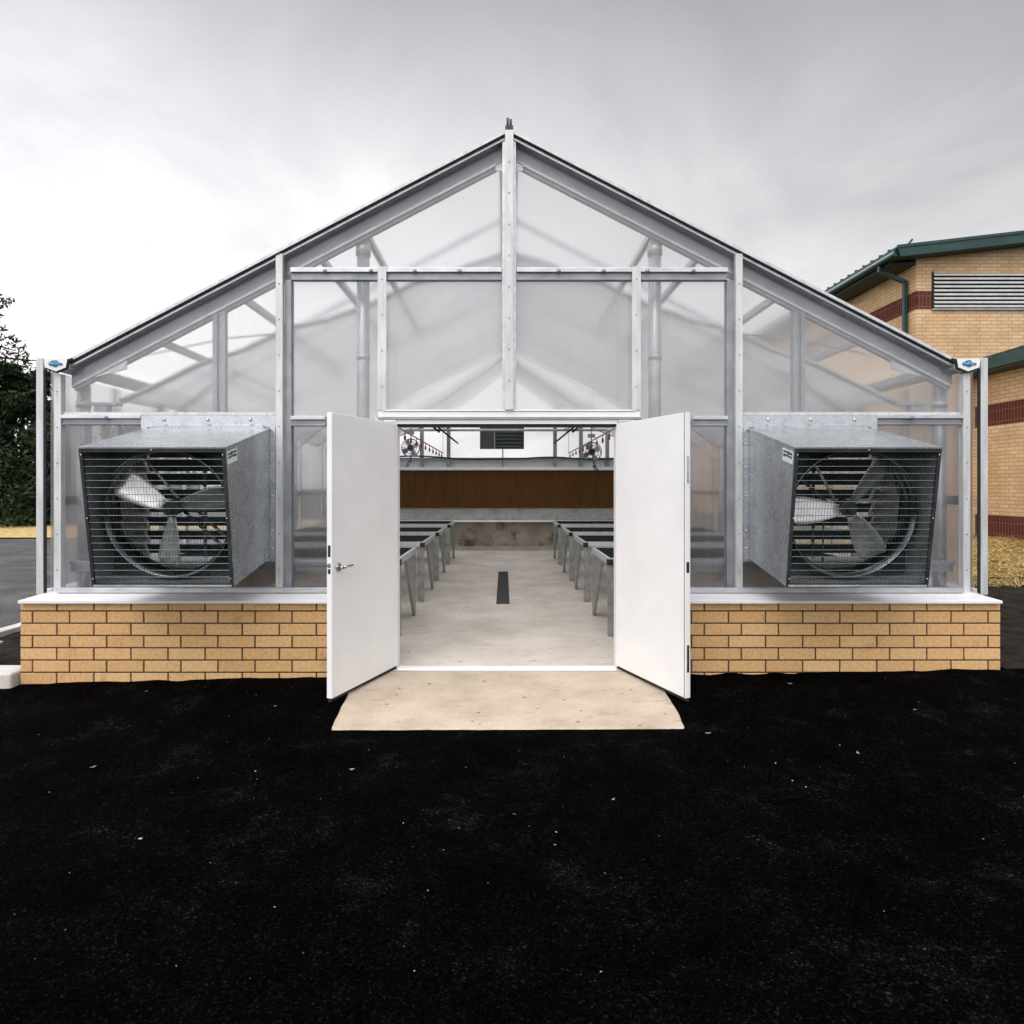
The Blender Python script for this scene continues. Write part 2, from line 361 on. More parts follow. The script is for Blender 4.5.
def lerp(a, b, t): return a+(b-a)*t
def H0(x):
    P = [(-80,-.09), (-4.1,-.075), (-1.5,0), (1.5,.008), (4.2,.06), (12,.15), (80,.3)]
    for (a, za), (b, zb) in zip(P, P[1:]):
        if x <= b: return lerp(za, zb, max(0, (x-a))/(b-a))
    return P[-1][1]
def GZ(x, y):
    z = H0(x)
    z -= .024*min(max(5.2-y, 0), 1.2)
    return z

# ------------------------------------------------------------------ ground
def grid_sheet(name, xs, ys, zf, m):
    mb = MB(); nx, ny = len(xs), len(ys)
    vs = [(x, y, zf(x, y)) for y in ys for x in xs]
    fs = [(j*nx+i, j*nx+i+1, (j+1)*nx+i+1, (j+1)*nx+i) for j in range(ny-1) for i in range(nx-1)]
    mb.add(vs, fs, 0, True)
    return struct(mb.build(name, m))
def frange(a, b, n): return [a+(b-a)*i/n for i in range(n+1)]

def gz_base(x, y):
    if 5.34 < y < 16.1 and abs(x-CX) < 4.06: return -.13
    return GZ(x, y) - .03 - (.05 if y < 5.3 else 0)
xs = sorted(set([-600,-200,-80,-40,-20,-12,-8,-6,-5,-4.3,CX-4.17,CX-4.05,-1.5,1.5,CX+4.05,CX+4.17,4.6,6,8,10,12,16,25,40,80,200,600]))
ys = sorted(set([-600,-200,-60,-20,-8,0,4,5.18,5.3,5.4,7,9,11,13,15,16.05,16.2,20,30,45,80,200,600]))
grid_sheet('ground', xs, ys, gz_base, M['ground'])

from mathutils import noise as mn
def asph_z(x, y):
    e = .012*mn.noise(Vector((x*2.1, y*2.1, .3))) + .004*mn.noise(Vector((x*7, y*7, 1.7)))
    near = max(0, 1-(5.25-y)/.35) if y > 4.9 else 0
    if abs(x-CX) < 1.35: near = 0; e *= .3
    e += near*(.016*mn.noise(Vector((x*5, 3.1, 2.2)))+.018)
    if abs(x-.03) < 1.42 and y > 4.02: e = e*.3-.010        # level beside the apron
    if abs(x-.03) < 1.08 and y > 4.30: e -= .03
    return GZ(x, y) + e
ax = [-60,-30,-15,-9,-7] + frange(-6, 6.4, 248) + [7,9,15,30,60]
ay = [-30,-15,-6,-3,-1.5,-.5] + frange(0, 5.25, 105)
grid_sheet('asphalt_yard', ax, ay, asph_z, M['asphalt'])

# left: soil strip, kerbs, road, straw verge;   right: soil, straw
def soil_z(x, y): return GZ(x, y)+.02*mn.noise(Vector((x*3, y*3, 0)))+.012*mn.noise(Vector((x*11, y*11, 5)))
grid_sheet('soil_bed', frange(-5.56, CX-4.12, 30), frange(5.3, 16, 100), soil_z, M['soil'])
grid_sheet('soil_ground', frange(CX+4.15, 16, 90), frange(5.26, 10.6, 60), lambda x, y: soil_z(x, y)-.004, M['soil'])
grid_sheet('road', frange(-60, -5.69, 40), frange(5.41, 24, 20), lambda x, y: GZ(x, y)-.012+.02*(y-7.2)/17, M['road'])
grid_sheet('straw_verge', frange(-70, -8, 40), frange(20.2, 31, 12), lambda x, y: GZ(x, y)+.03+(.02*(y-7.2)/17) - .004*(x+18)*0, M['straw_pale'])
def straw_z(x, y): return GZ(x, y)+.03+.05*mn.noise(Vector((x*1.6, y*1.6, 8)))+.03*mn.noise(Vector((x*6, y*6, 3)))+.04*min(1, max(0, (y-10)/2))
grid_sheet('straw_bed', frange(CX+4.15, 13.38, 60), frange(10.1, 17.98, 50), straw_z, M['straw_bed'])
mb = MB()
for i in range(15000):
    y = 9.5+8.3*random.random()**1.6; x = random.uniform(5.6, 13.3)
    if y > 17.9: continue
    z = (straw_z(x, y) if y > 10.1 else soil_z(x, y))+random.uniform(0, .05)
    a = random.uniform(0, math.pi); l = random.uniform(.12, .36); w = .0065
    d = Vector((math.cos(a), math.sin(a), random.uniform(-.35, .45)))*l/2; n_ = Vector((-math.sin(a), math.cos(a), 0))*w
    c = Vector((x, y, z)); u_ = Vector((0,0,w))
    mb.add([c-d-n_, c-d+n_, c+d+u_], [(0,1,2)])
struct(mb.build('loose_straw', M['straw']), 'stuff')['label'] = 'loose yellow straw strewn over the soil beside the brick building'

mb = MB()
for i in range(260):
    x = random.uniform(-4.6, 5.2); y = 1.1+4.0*random.random()**.6
    if abs(x-.03) < 1.3 and y > 4.0: continue
    s = random.uniform(.0025, .007)*(1.5 if random.random() < .08 else 1); z = asph_z(x, y)+s*.4
    vs = [Vector((x,y,z))+Vector((random.uniform(-1,1), random.uniform(-1,1), random.uniform(-.2,.5)))*s for k in range(5)]
    mb.add(vs, [(0,1,2),(0,2,3),(0,3,4),(1,2,4),(1,3,4),(2,3,4)])
struct(mb.build('gravel_flecks', M['flecks']), 'stuff')['label'] = 'pale grit and crumbs of gravel scattered on the black asphalt'
leaf_mb = MB(); k = 0
LEAVES = [(352,769),(275,652+55),(800-10,690),(915,716),(858,757),(613,800),(708,733),(146,690),(93,762),(62,733),(705,771),(620,801)]
for (px, py) in LEAVES[:9]:
    D = 1.6*F/(py-VY); x = (px-VX)*D/F; z = asph_z(x, D)+.006; a = random.uniform(0, 6); s = random.uniform(.012, .022)
    q = MB(); c, s_ = math.cos(a)*s, math.sin(a)*s
    q.add([(x-c, D-s_, z+.004), (x+s_*.5, D-c*.5, z), (x+c, D+s_, z+.006), (x-s_*.5, D+c*.5, z+.002)], [(0,1,2),(0,2,3)])
    o = q.build('fallen_leaf', noisy('dry_leaf', (.16,.11,.07), (.34,.25,.17), 40, .8) if k == 0 else lm)
    if k == 0: lm = o.data.materials[0]
    k += 1
    tag(o, 'small dry tan leaf lying on the black asphalt', 'leaf', 'dry leaves on the asphalt')

mb = MB(); mb.box(-9, -4.02, 5.16, 5.42, -.3, .06)
struct(mb.build('kerb', M['kerb'], bevel=.02))
mb = MB(); mb.box(-5.70, -5.55, 5.43, 19.8, -.3, -.015)
struct(mb.build('kerb', M['kerb'], bevel=.01))

# grey pipe stub with a cap at the left edge
t = thing('drain_stub', 'short grey square drain stub with a lid in the dark soil by the kerb', 'drain pipe', (-4.84, 5.85, -.1))
mb = MB(); mb.box(-4.95,-4.735,5.75,5.95,-.2,.105); mb.build('shaft', M['ledge'], t, .008)
mb = MB(); mb.box(-4.97,-4.72,5.73,5.97,.1055,.13); mb.build('lid', M['galv_rim'], t, .006)

# apron and floor
mb = MB()
yw, yf = 5.42, 4.21
outl = [(-1.20,yw,.0),(-1.195,5.0,-.006),(-1.17,4.6,-.012),(-1.138,4.24,-.018),(-1.128,yf,-.02),
        (1.19,yf,-.02),(1.20,4.24,-.018),(1.235,4.6,-.012),(1.25,5.0,-.006),(1.255,yw,.0)]
fine = []
for (p, q) in zip(outl, outl[1:]):
    m_ = max(2, int((Vector(q)-Vector(p)).length/.035))
    for i in range(m_):
        c_ = Vector(p).lerp(Vector(q), i/m_); k_ = 1 if c_.y < 5.3 else 0
        fine.append((c_.x+k_*.005*mn.noise(c_*7), c_.y+k_*.005*mn.noise(c_*8+Vector((3,1,0)))+k_*.002*mn.noise(c_*40), c_.z))
outl = fine+[outl[-1]]
n = len(outl); vs = outl + [(x*1.012, y-(.012 if y < 4.3 else 0), z-.012) for x,y,z in outl] + [(x*1.014, y-(.014 if y < 4.3 else 0), -.3) for x,y,z in outl]
mb.add(vs, [tuple(range(n))] + [(i, (i+1)%n, (i+1)%n+n, i+n)[::-1] for i in range(n)] + [(i+n, (i+1)%n+n, (i+1)%n+2*n, i+2*n)[::-1] for i in range(n)])
struct(mb.build('apron', M['apron']))
mb = MB(); mb.box(CX-4.05, CX+4.05, 5.44, YB-.12, -.12, .0); struct(mb.build('floor', M['floor']))

# ------------------------------------------------------------------ greenhouse
G = thing('greenhouse', 'wide gabled greenhouse of clear panels on a buff brick base with open white double doors', 'greenhouse', (CX, Y0, 0))
g = Vector((CX, 0, 0))
def SX(s, d): return CX+s*d+(.025 if d > 3.8 else 0)

# brick base: real bricks
BF = 5.235
def knee_front(x0, x1, from_left, zbot):
    mb = MB(); mo = MB()
    mo.box(x0+.004, x1-.004, BF+.006, BF+.20, zbot, .617)
    top = .62; row = 0
    while top > zbot+.02:
        h = .060 if row == 0 else .0893
        z1 = top; z0 = top-h
        xx = 0; L_ = x1-x0; first = True
        while xx < L_-.004:
            w = .294 if row % 2 == 0 or not first else .093
            xe = min(xx+w, L_)
            if L_-xe < .03: xe = L_
            j = random.uniform(-.0012, .0012)
            a, b = (x0+xx, x0+xe) if from_left else (x1-xe, x1-xx)
            mb.box(a, b, BF+j, BF+.06, z0, z1)
            xx = xe+.0128; first = False
        top = z0-.0123; row += 1
    o = mb.build('knee_wall', M['brick'], G, .0025, 1)
    mo.build('mortar', M['mortar'], o)
knee_front(CX-4.045-.0, -1.10, True, -.16)
knee_front(1.155, CX+4.06, False, -.16)
# side and rear base walls
for s in (-1, 1):
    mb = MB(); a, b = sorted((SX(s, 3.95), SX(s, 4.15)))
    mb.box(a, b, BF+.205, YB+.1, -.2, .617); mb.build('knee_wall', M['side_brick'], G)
    mb = MB(); x0, x1 = sorted((SX(s, 3.86), SX(s, 4.19)))
    mb.box(x0, x1, 5.66, YB+.12, .618, .665); mb.build('sill', M['white_sill'], G)
# front sill: slightly sloped
for (x0, x1) in ((CX-4.035, -1.085), (1.14, CX+4.045)):
    mb = MB()
    mb.hexa([(x0,5.19,.622),(x1,5.19,.622),(x1,5.655,.622),(x0,5.655,.622),(x0,5.19,.647),(x1,5.19,.647),(x1,5.655,.668),(x0,5.655,.668)])
    mb.build('sill', M['white_sill'], G, .004)
    mb = MB(); xa, xb = (x0+.12, x1) if x0 < 0 else (x0, x1-.12)
    mb.box(xa, xb, 5.462, 5.50, .666, .71); mb.build('bottom_rail', M['alu'], G, .004)

# corner posts
FYO = .065
for s in (-1, 1):
    def vb(name, d0, d1, y0, y1, z0, z1, m, bev=.004):
        mb = MB(); a, b = sorted((SX(s, d0), SX(s, d1))); mb.box(a, b, y0, y1, z0, z1)
        if name == 'mullion':
            z = z0+.2
            while z < z1: mb.ball(((a+b)/2, y0-.001, z), .0075, 1, 6); z += .31
        return mb.build(name, [m, M['alu_dark']], G, bev)
    vb('corner_post', 4.065, 4.125, 5.42, 5.455, .645, 2.70, M['white_bar'])
    vb('post_gasket', 4.045, 4.0645, 5.428, 5.44, .66, 2.60, M['gap'], 0)
    vb('mullion', 3.925, 3.985, 5.44, 5.50, .66, 2.565, M['white_bar'])
    # double uprights beside the fans and above the doors
    vb('mullion', 1.967, 2.025, 5.425, 5.47, .665, roofz(1.99)-.035, M['white_bar'])
    vb('upright', 1.905, 1.966, 5.47, 5.55, .67, roofz(1.93)-.28, M['alu_dark'])
    vb('mullion', 1.065, 1.14, 5.418, 5.428, 2.251, 3.492, M['white_bar'])
    mb = MB(); x_ = SX(s, 1.312)
    mb.tube([(x_,5.64,.0),(x_,5.64,2.75),(x_,5.64,3.78)], .056, 14); mb.tube([(x_,5.64,2.72),(x_,5.64,2.78)], .061, 14)
    mb.tube([(x_,5.64,3.66),(x_,5.64,3.77)], .066, 14)
    mb.build('column', M['pipe'], G)
    o = MB()
    for a_, b_ in ((2.515,2.555),(2.585,2.625)):
        a, b = sorted((SX(s, a_), SX(s, b_))); o.box(a, b, 5.54, 5.60, 2.19, roofz(2.57)-.20)
    a, b = sorted((SX(s, 2.555), SX(s, 2.585))); o.box(a, b, 5.56, 5.59, 2.19, roofz(2.57)-.21)
    o.build('column', M['alu_dark'], G)
mb = MB(); mb.box(CX-.036, CX+.036, 5.40, 5.45, 2.25, ZR-.01)
z = 2.5
while z < 4.6: mb.ball((CX, 5.399, z), .008, 1, 6); z += .27
mb.build('mullion', [M['white_bar'], M['alu_dark']], G, .004)
mb = MB(); mb.box(CX-.06, CX+.06, 5.45, 5.53, 2.25, ZR-.06); mb.build('upright', M['alu'], G, .003)
# rafters of the front gable with the roof edge trim
for s in (-1, 1):
    def slope_strip(name, t0, t1, y0, y1, m, d0=.0, d1=3.86):
        mb = MB(); a0, a1 = SX(s, d0), SX(s, d1)
        pts = [(a0, roofz(d0)-t0), (a1, roofz(d1)-t0), (a1, roofz(d1)-t1), (a0, roofz(d0)-t1)]
        if s > 0: pts = pts[::-1]
        mb.prism(pts, y0, y1); return mb.build(name, m, G)
    slope_strip('roof_trim', -.012, .016, 5.415, 5.52, M['white_bar'])
    slope_strip('roof_gasket', .0165, .028, 5.4185, 5.47, M['gap'])
    slope_strip('rafter', .0285, .054, 5.44, 5.60, M['alu'], .04)
    slope_strip('rafter', .0565, .170, 5.545, 5.60, M['alu_dark'], .04, 3.9)
    slope_strip('rafter', .1705, .194, 5.53, 5.60, M['pipe'], .04, 3.89)
    slope_strip('rafter', .1945, .222, 5.55, 5.60, M['alu_dark'], .04, 3.88)
# ridge plate and finial
mb = MB(); mb.prism([(CX-.12,4.375),(CX+.12,4.375),(CX+.12,4.43),(CX,4.50),(CX-.12,4.43)], 5.53, 5.544); mb.build('ridge_plate', M['alu'], G)
mb = MB(); mb.box(CX-.034, CX+.034, 5.40, 5.47, ZR-.005, ZR+.028)
mb.tube([(CX-.013,5.43,ZR+.02),(CX-.013,5.43,ZR+.105)], .0115, 10); mb.tube([(CX+.013,5.43,ZR+.02),(CX+.013,5.43,ZR+.095)], .0115, 10)
mb.build('finial', M['dark_metal'], G)
mb = MB(); mb.box(CX-.09, CX+.09, 5.55, YB, ZR-.03, ZR+.0); mb.build('ridge_cap', M['white_bar'], G)

# purlin bars across the front
def channel(name, x0, x1, zc, h, y=5.45, bolts=()):
    mb = MB()
    mb.box(x0, x1, y-.02, y+.05, zc+h*.12, zc+h*.5)
    mb.box(x0, x1, y+.004, y+.05, zc-h*.30, zc+h*.115, 1)
    mb.box(x0, x1, y-.004, y+.05, zc-h*.5, zc-h*.305, 1)
    o = mb.build(name, [M['alu'], M['alu_dark']], G, .003)
    if bolts:
        for x in bolts:
            b = MB(); b.ball((x, y-.022, zc+h*.2), .019, 0, 8, (1,.7,1)); b.build('bolt', M['alu_dark'], o)
for s in (-1, 1):
    a, b = sorted((SX(s, .065), SX(s, 1.90)))
    channel('purlin', a, b, 3.435, .105, bolts=[SX(s, d) for d in (.43,.82,1.2,1.6)])
    a, b = sorted((SX(s, 1.60), SX(s, 1.90))); channel('girt', a, b, 2.155, .085)
    a, b = sorted((SX(s, 3.20), SX(s, 3.92))); channel('girt', a, b, 2.165, .085, bolts=[SX(s, 3.5)])
    a, b = sorted((SX(s, 2.03), SX(s, 3.92))); mb = MB(); mb.box(a, b, 5.465, 5.475, 2.205, 2.235)
    mb.build('girt', M['white_bar'], G)
    for (d0, d1) in ((1.12, 1.90), (2.03, 3.92)):
        a, b = sorted((SX(s, d0), SX(s, d1)))
        mb = MB(); mb.box(a, b, 5.54, 5.60, .885, .925); mb.box(a, b, 5.56, 5.60, .83, .884); mb.build('girt', M['alu'], G, .003)

# door frame
mb = MB(); mb.box(CX-1.14, CX+1.14, 5.43, 5.47, 2.186, 2.236); mb.box(CX-1.10, CX+1.10, 5.42, 5.50, 2.237, 2.25)
mb.build('door_head', M['white_paint'], G, .004)
mb = MB(); mb.box(CX-1.14, CX+1.14, 5.41, 5.47, 2.168, 2.1855); mb.build('drip_strip', M['alu_dark'], G)
mb = MB(); mb.box(-.93, .98, 5.43, 5.52, 2.128, 2.1675); mb.build('door_head', M['white_paint'], G)
mb = MB(); mb.box(-.93, .98, 5.45, 5.56, 2.108, 2.1275); mb.build('door_seal', M['black'], G)
for (a, b) in ((-1.09,-.925),(.975,1.145)):
    mb = MB(); mb.box(a, b, 5.45, 5.56, .0, 2.149); mb.build('door_jamb', M['white_paint'], G, .004)
mb = MB(); mb.hexa([(-.92,5.39,.001),(.97,5.39,.001),(.97,5.495,.001),(-.92,5.495,.001),(-.92,5.40,.012),(.97,5.40,.012),(.97,5.485,.012),(-.92,5.485,.012)])
mb.build('threshold', M['white_paint'], G)

# doors
def door(hx, ang, s):
    u = Vector((s*math.sin(ang), -math.cos(ang), 0)); nn = Vector((s*math.cos(ang), math.sin(ang), 0))  # nn: towards outside/back
    o = Vector((hx, 5.435, 0))
    def xf(p): return o + u*p.x + nn*p.y + Vector((0,0,p.z))
    W = .935; T = .045
    mb = MB(xf); mb.box(.0, W, 0, T, .03, 2.128)
    d = mb.build('door', M['white_paint'], G, .004)
    mb = MB(xf); mb.box(.0, W, .012, T-.012, .006, .0295); mb.build('door_sweep', M['black'], d)
    mb = MB(xf)
    if s < 0:
        zc = .985
        for zz, hh in ((1.11,.085),(zc+.02,.03),(zc-.025,.035)):
            mb = MB(xf); mb.box(W-.001, W+.0015, .011, .034, zz-hh/2, zz+hh/2)
            mb.build('latch_plate', M['black'], d)
        for sgn, y0 in ((-1, 0), (1, T)):
            mb = MB(xf)
            mb.tube([(W-.075, y0, zc), (W-.075, y0+sgn*.012, zc)], .03, 16)
            mb.tube([(W-.075, y0+sgn*.01, zc), (W-.075, y0+sgn*.05, zc)], .011, 10)
            mb.tube([(W-.075, y0+sgn*.05, zc), (W-.12, y0+sgn*.055, zc+.004), (W-.19, y0+sgn*.05, zc+.006), (W-.205, y0+sgn*.04, zc+.006)], [.011,.010,.009,.008], 10)
            if sgn < 0: mb.tube([(W-.07, -.008, zc+.024),(W-.055,-.03,zc+.045)], .006, 6)
            mb.build('handle', M['chrome'], d)
        mb = MB(xf); mb.tube([(W-.005, T*.5, zc+.02),(W+.016, T*.5, zc+.02)], .010, 8); mb.build('latch_bolt', M['chrome'], d)
    else:
        mb.box(W-.001, W+.0015, .009, .034, .95, 1.03)
        mb.build('strike_plate', M['black'], d)
        for zz in (1.71, .32):
            mb = MB(xf); mb.box(W-.001, W+.003, .012, .032, zz-.10, zz+.10); mb.box(W+.0031, W+.005, .016, .028, zz-.08, zz-.02); mb.box(W+.0031, W+.005, .016, .028, zz+.03, zz+.07)
            mb.build('flush_bolt', M['chrome'], d)
        mb = MB(xf); mb.box(W-.012, W-.006, -.0035, -.0005, .03, 2.128); mb.build('astragal', M['alu_dark'], d)
    for zz in (.25, 1.08, 1.88):
        mb = MB(xf); mb.tube([(-.008,T*.5,zz-.055),(-.008,T*.5,zz+.055)], .012, 8); mb.build('hinge', M['chrome'], d)
    return d
door(-.925, R(20.9), -1)
door(.975, R(22.2), 1)

# gable glazing
def pane(pts, y, m=None, name='gable_panel'):
    if pts[1][0] < pts[0][0]: pts = pts[::-1]
    mb = MB(); mb.add([(x, y, z) for x, z in pts], [tuple(range(len(pts)))]); return mb.build(name, m or M['glaze'], G)
YG = 5.505
for s in (-1, 1):
    def pz(d0, d1, z0, top=None, m=None):
        pts = [(SX(s,d0), z0), (SX(s,d1), z0), (SX(s,d1), top if top else roofz(d1)-.05), (SX(s,d0), top if top else roofz(d0)-.05)]
        pane(pts, YG, M['glaze_low'] if top else None)
    pz(.0, 1.10, 2.25); pz(1.10, 1.95, 2.18); pz(1.95, 2.57, 2.18); pz(2.57, 3.95, 2.18)
    pz(1.10, 1.95, .69, 2.17)
    pz(1.95, 2.07, .69, 2.17); pz(3.15, 3.95, .69, 2.17); pz(2.07, 3.15, .69, .96); pz(2.07, 3.15, 2.10, 2.17)
    pz(3.985, 4.05, .69, 2.6)
# roof, side and rear glazing
for s in (-1, 1):
    mb = MB(); mb.add([(CX,5.50,ZR-.012),(SX(s,3.86),5.50,roofz(3.86)-.012),(SX(s,3.86),YB,roofz(3.86)-.012),(CX,YB,ZR-.012)], [(0,1,2,3)]); mb.build('roof_panel', M['glaze_roof'], G)
    mb = MB(); mb.add([(SX(s,4.07),5.52,.66),(SX(s,4.07),YB,.66),(SX(s,4.07),YB,2.60),(SX(s,4.07),5.52,2.60)], [(0,1,2,3)]); mb.build('side_panel', M['glaze_side'], G)
    # gutter with end cap and emblem
    mb = MB(); prof = [(4.03,2.68),(4.03,2.61),(3.94,2.58),(3.85,2.61),(3.835,2.68),(3.85,2.68),(3.862,2.62),(3.94,2.592),(4.018,2.62),(4.018,2.68)]
    mb.prism([(SX(s,d),z) for d, z in prof], 5.42, YB+.1); mb.build('gutter', M['white_bar'], G)
    mb = MB(); P = [(4.038,2.688),(4.030,2.612),(3.935,2.578),(3.852,2.612),(3.838,2.688)]
    mb.prism([(SX(s,d),z) for d, z in P], 5.395, 5.419); cap = mb.build('end_cap', M['white_paint'], G)
    mb = MB(); P2 = [(4.04,2.60),(3.935,2.565),(3.842,2.60),(3.828,2.672),(3.801,2.682),(3.801,2.694),(3.838,2.684),(3.853,2.612),(3.935,2.578),(4.03,2.612)]
    mb.prism([(SX(s,d),z) for d, z in P2], 5.40, 5.417); mb.build('cap_gasket', M['gap'], cap)
    def ell(cx, cz, rx, rz, y0, y1, m):
        pts = [(SX(s,3.94)+cx+rx*math.cos(2*math.pi*i/24), 2.642+cz+rz*math.sin(2*math.pi*i/24)) for i in range(24)]
        q = MB(); q.prism(pts, y0, y1); return q, m
    mb = MB()
    for (cx, cz, rx, rz) in ((0,.002,.030,.031),(-.036,.0,.022,.017),(.034,.0,.022,.011),(.052,-.002,.010,.010),(-.018,.008,.02,.02)):
        q, _ = ell(cx, cz, rx, rz, 5.391-.00002*len(mb.v), 5.3948, None); mb.add([(p.x, p.y-FYO, p.z) for p in q.v], q.f)
    mb.build('emblem', M['emblem_blue'], cap)
    mb = MB()
    for a0 in range(0, 10):
        t0, t1 = R(20+a0*16), R(20+(a0+1)*16)
        x0, x1 = SX(s,3.94)+.002, 0
        def pp(t, r): return (x0+r*math.cos(t), 2.642+r*.9*math.sin(t))
        mb.prism([pp(t0,.015), pp(t1,.015), pp(t1,.022), pp(t0,.022)], 5.383, 5.3868)
    mb.box(SX(s,3.94)-.048, SX(s,3.94)+.044, 5.383, 5.3868, 2.637, 2.6435)
    mb.box(SX(s,3.94)-.046, SX(s,3.94)-.03, 5.383, 5.3868, 2.646, 2.650)
    mb.build('emblem', M['emblem_light'], cap)

FYO = 0.0
# interior frames: rafters, eave columns, roof purlins
FR = [7.1, 9.3, 11.5, 13.7, 15.85]
for s in (-1, 1):
    for y in [5.75]+FR:
        mb = MB(); mb.tube([(SX(s,3.88),y,0),(SX(s,3.88),y,2.50)], .055, 12); mb.tube([(SX(s,3.88),y,2.30),(SX(s,3.88),y,2.36)], .062, 12); mb.build('column', M['pipe'], G)
    for y in FR:
        mb = MB(); mb.beam((SX(s,.02),y,ZR-.10),(SX(s,3.88),y,roofz(3.88)-.10),.03,.05); mb.build('rafter', M['alu'], G)
        if y < 15: 
            mb = MB(); mb.tube([(SX(s,3.85),y,2.25),(SX(s,3.0),y,roofz(3.0)-.16)], .022, 8); mb.build('brace', M['pipe'], G)
    for d, zz in ((1.245,3.79),(1.675,3.62),(2.405,3.29),(3.115,2.88),(3.62,2.57)):
        w = .05 if d < 3.4 else .10
        k_ = (ZR-.10-H)/((zz-H)+SL*d); d *= k_; zz = H+(zz-H)*k_
        mb = MB()
        mb.beam((SX(s,d),5.69,zz),(SX(s,d),9.3,zz), w, .06); mb.build('purlin', M['alu'], G)
    # side girt and thin bracing cable
    mb = MB(); mb.box(SX(s,4.0), SX(s,4.06), 5.6, YB, 1.42, 1.50); mb.build('girt', M['alu_dark'], G)
    y = 7.3
    for y in (6.6, 8.0, 9.5, 11, 12.5, 14):
        mb = MB(); mb.box(SX(s,4.075), SX(s,4.115), y-.03, y+.03, .66, 2.6); mb.build('mullion', M['white_bar'], G)
    mb = MB(); mb.tube([(SX(s,3.55),6.2,2.86),(SX(s,2.75),6.2,3.03),(SX(s,2.1),6.25,3.10)], .008, 6); mb.build('cable', M['alu_dark'], G)
    # little box bracket near the eave
    mb = MB(); mb.box(SX(s,3.59), SX(s,3.71), 5.66, 5.74, 2.14, 2.31); mb.box(SX(s,3.50), SX(s,3.73), 5.65, 5.75, 2.311, 2.335); mb.build('eave_bracket', M['alu_dark'], G)
    # gusset plate below the rafter at the eave
    mb = MB(); mb.prism([(SX(s,3.68),2.545),(SX(s,3.385),2.62),(SX(s,3.375),2.70)], 5.595, 5.609); mb.build('gusset', M['pipe'], G)

# far end: stained concrete, ledge, pad, frame, glazing
mb = MB(); mb.box(CX-3.94, CX+3.94, YB-.10, YB+.10, -.1, .72); mb.build('end_wall', M['end_wall'], G)
mb = MB(); mb.box(CX-3.94, CX+3.94, YB-.16, YB-.101, 0, .10); mb.build('end_wall', M['ledge'], G)
mb = MB(); mb.box(CX-3.9, CX+3.9, YB-.06, YB+.10, .90, 1.06); mb.build('ledge', M['ledge'], G)
mb = MB(); mb.box(CX-3.9, CX+3.9, YB-.32, YB-.061, .755, .90); mb.build('pad_trough', M['galv_bench'], G, .006)
mb = MB(); mb.tube([(CX-3.8,YB-.34,.735),(CX+3.8,YB-.34,.735)], .022, 10); mb.build('water_pipe', M['white_paint'], G)
mb = MB()
for i in range(130):
    x = CX-3.9+.06*i; mb.box(x, x+.058, YB-.10+random.uniform(-.002,.002), YB+.02, 1.062, 2.0)
mb.box(CX-3.9, CX+3.9, YB+.021, YB+.05, 1.062, 2.0)
mb.build('cooling_pad', M['pad'], G)
mb = MB(); mb.box(CX-3.9, CX+3.9, YB-.16, YB+.06, 2.0, 2.075); mb.build('pad_rail', M['white_paint'], G, .006)
mb = MB(); mb.box(CX-3.9, CX+3.9, YB-.02, YB+.06, 2.076, 2.24); mb.build('end_girt', galv('dull_girt', (.60,.63,.66), (.70,.73,.76), .1, .6), G)
mb = MB(); mb.box(CX-3.9, CX+3.9, YB-.10, YB-.03, 2.24, 2.315); mb.build('end_girt', M['alu_dark'], G)
for x in (-3.4,-2.72,-2.06,-1.39,1.28,1.93,2.59,3.3):
    mb = MB(); mb.box(x-.045, x+.045, YB-.105, YB-.025, 2.076, roofz(x-CX)-.15); mb.build('end_post', M['alu_dark'], G)
mb = MB(); mb.box(-.045, -.015, YB-.12, YB-.06, 2.076, 2.55); mb.build('end_post', M['alu_dark'], G)
pane([(CX-3.9,2.25),(CX+3.9,2.25),(CX+3.9,roofz(3.9)-.02),(CX,ZR-.02),(CX-3.9,roofz(3.9)-.02)], YB+.02, M['glaze_roof'])
mb = MB(); mb.tube([(SX(-1,3.85),14.9,2.92),(SX(1,3.85),14.9,2.92)], .03, 8); mb.build('tie_pipe', M['pipe'], G)
for s in (-1, 1):
    mb = MB()
    mb.tube([(SX(s,1.75),14.85,3.12),(SX(s,1.12),14.85,2.60)], .02, 6); mb.tube([(SX(s,1.55),14.8,3.12),(SX(s,1.35),14.8,2.93),(SX(s,1.62),14.8,3.0),(SX(s,1.2),14.8,2.66)], .022, 6)
    mb.tube([(SX(s,1.95),14.8,3.2),(SX(s,1.55),14.8,2.86)], .03, 6)
    mb.build('brace', M['dark_metal'], G)

# ------------------------------------------------------------------ shade cloths
def cloth(name, lead, y_end, drop, label):
    mb = MB(); nx, ny = 64, 24; vs = []
    for j in range(ny+1):
        for i in range(nx+1):
            d = -3.75+7.5*i/nx; ad = abs(d)
            y = lerp(lead(ad), y_end(ad), j/ny)
            z = roofz(d)-drop(ad)-.05*math.sin(math.pi*((y-7.1)/2.2 % 1)) + .03*mn.noise(Vector((d*1.2, y*1.4, 3)))
            vs.append((CX+d, y, z))
    fs = [(j*(nx+1)+i, j*(nx+1)+i+1, (j+1)*(nx+1)+i+1, (j+1)*(nx+1)+i) for j in range(ny) for i in range(nx)]
    mb.add(vs, fs, 0, True)
    mb.tube([vs[i] for i in range(nx+1)], .028, 6, 1); mb.tube([vs[ny*(nx+1)+i] for i in range(nx+1)], .022, 6, 1)
    o = mb.build(name, [M['cloth'], M['hem']]); tag(o, label, 'shade cloth'); return o
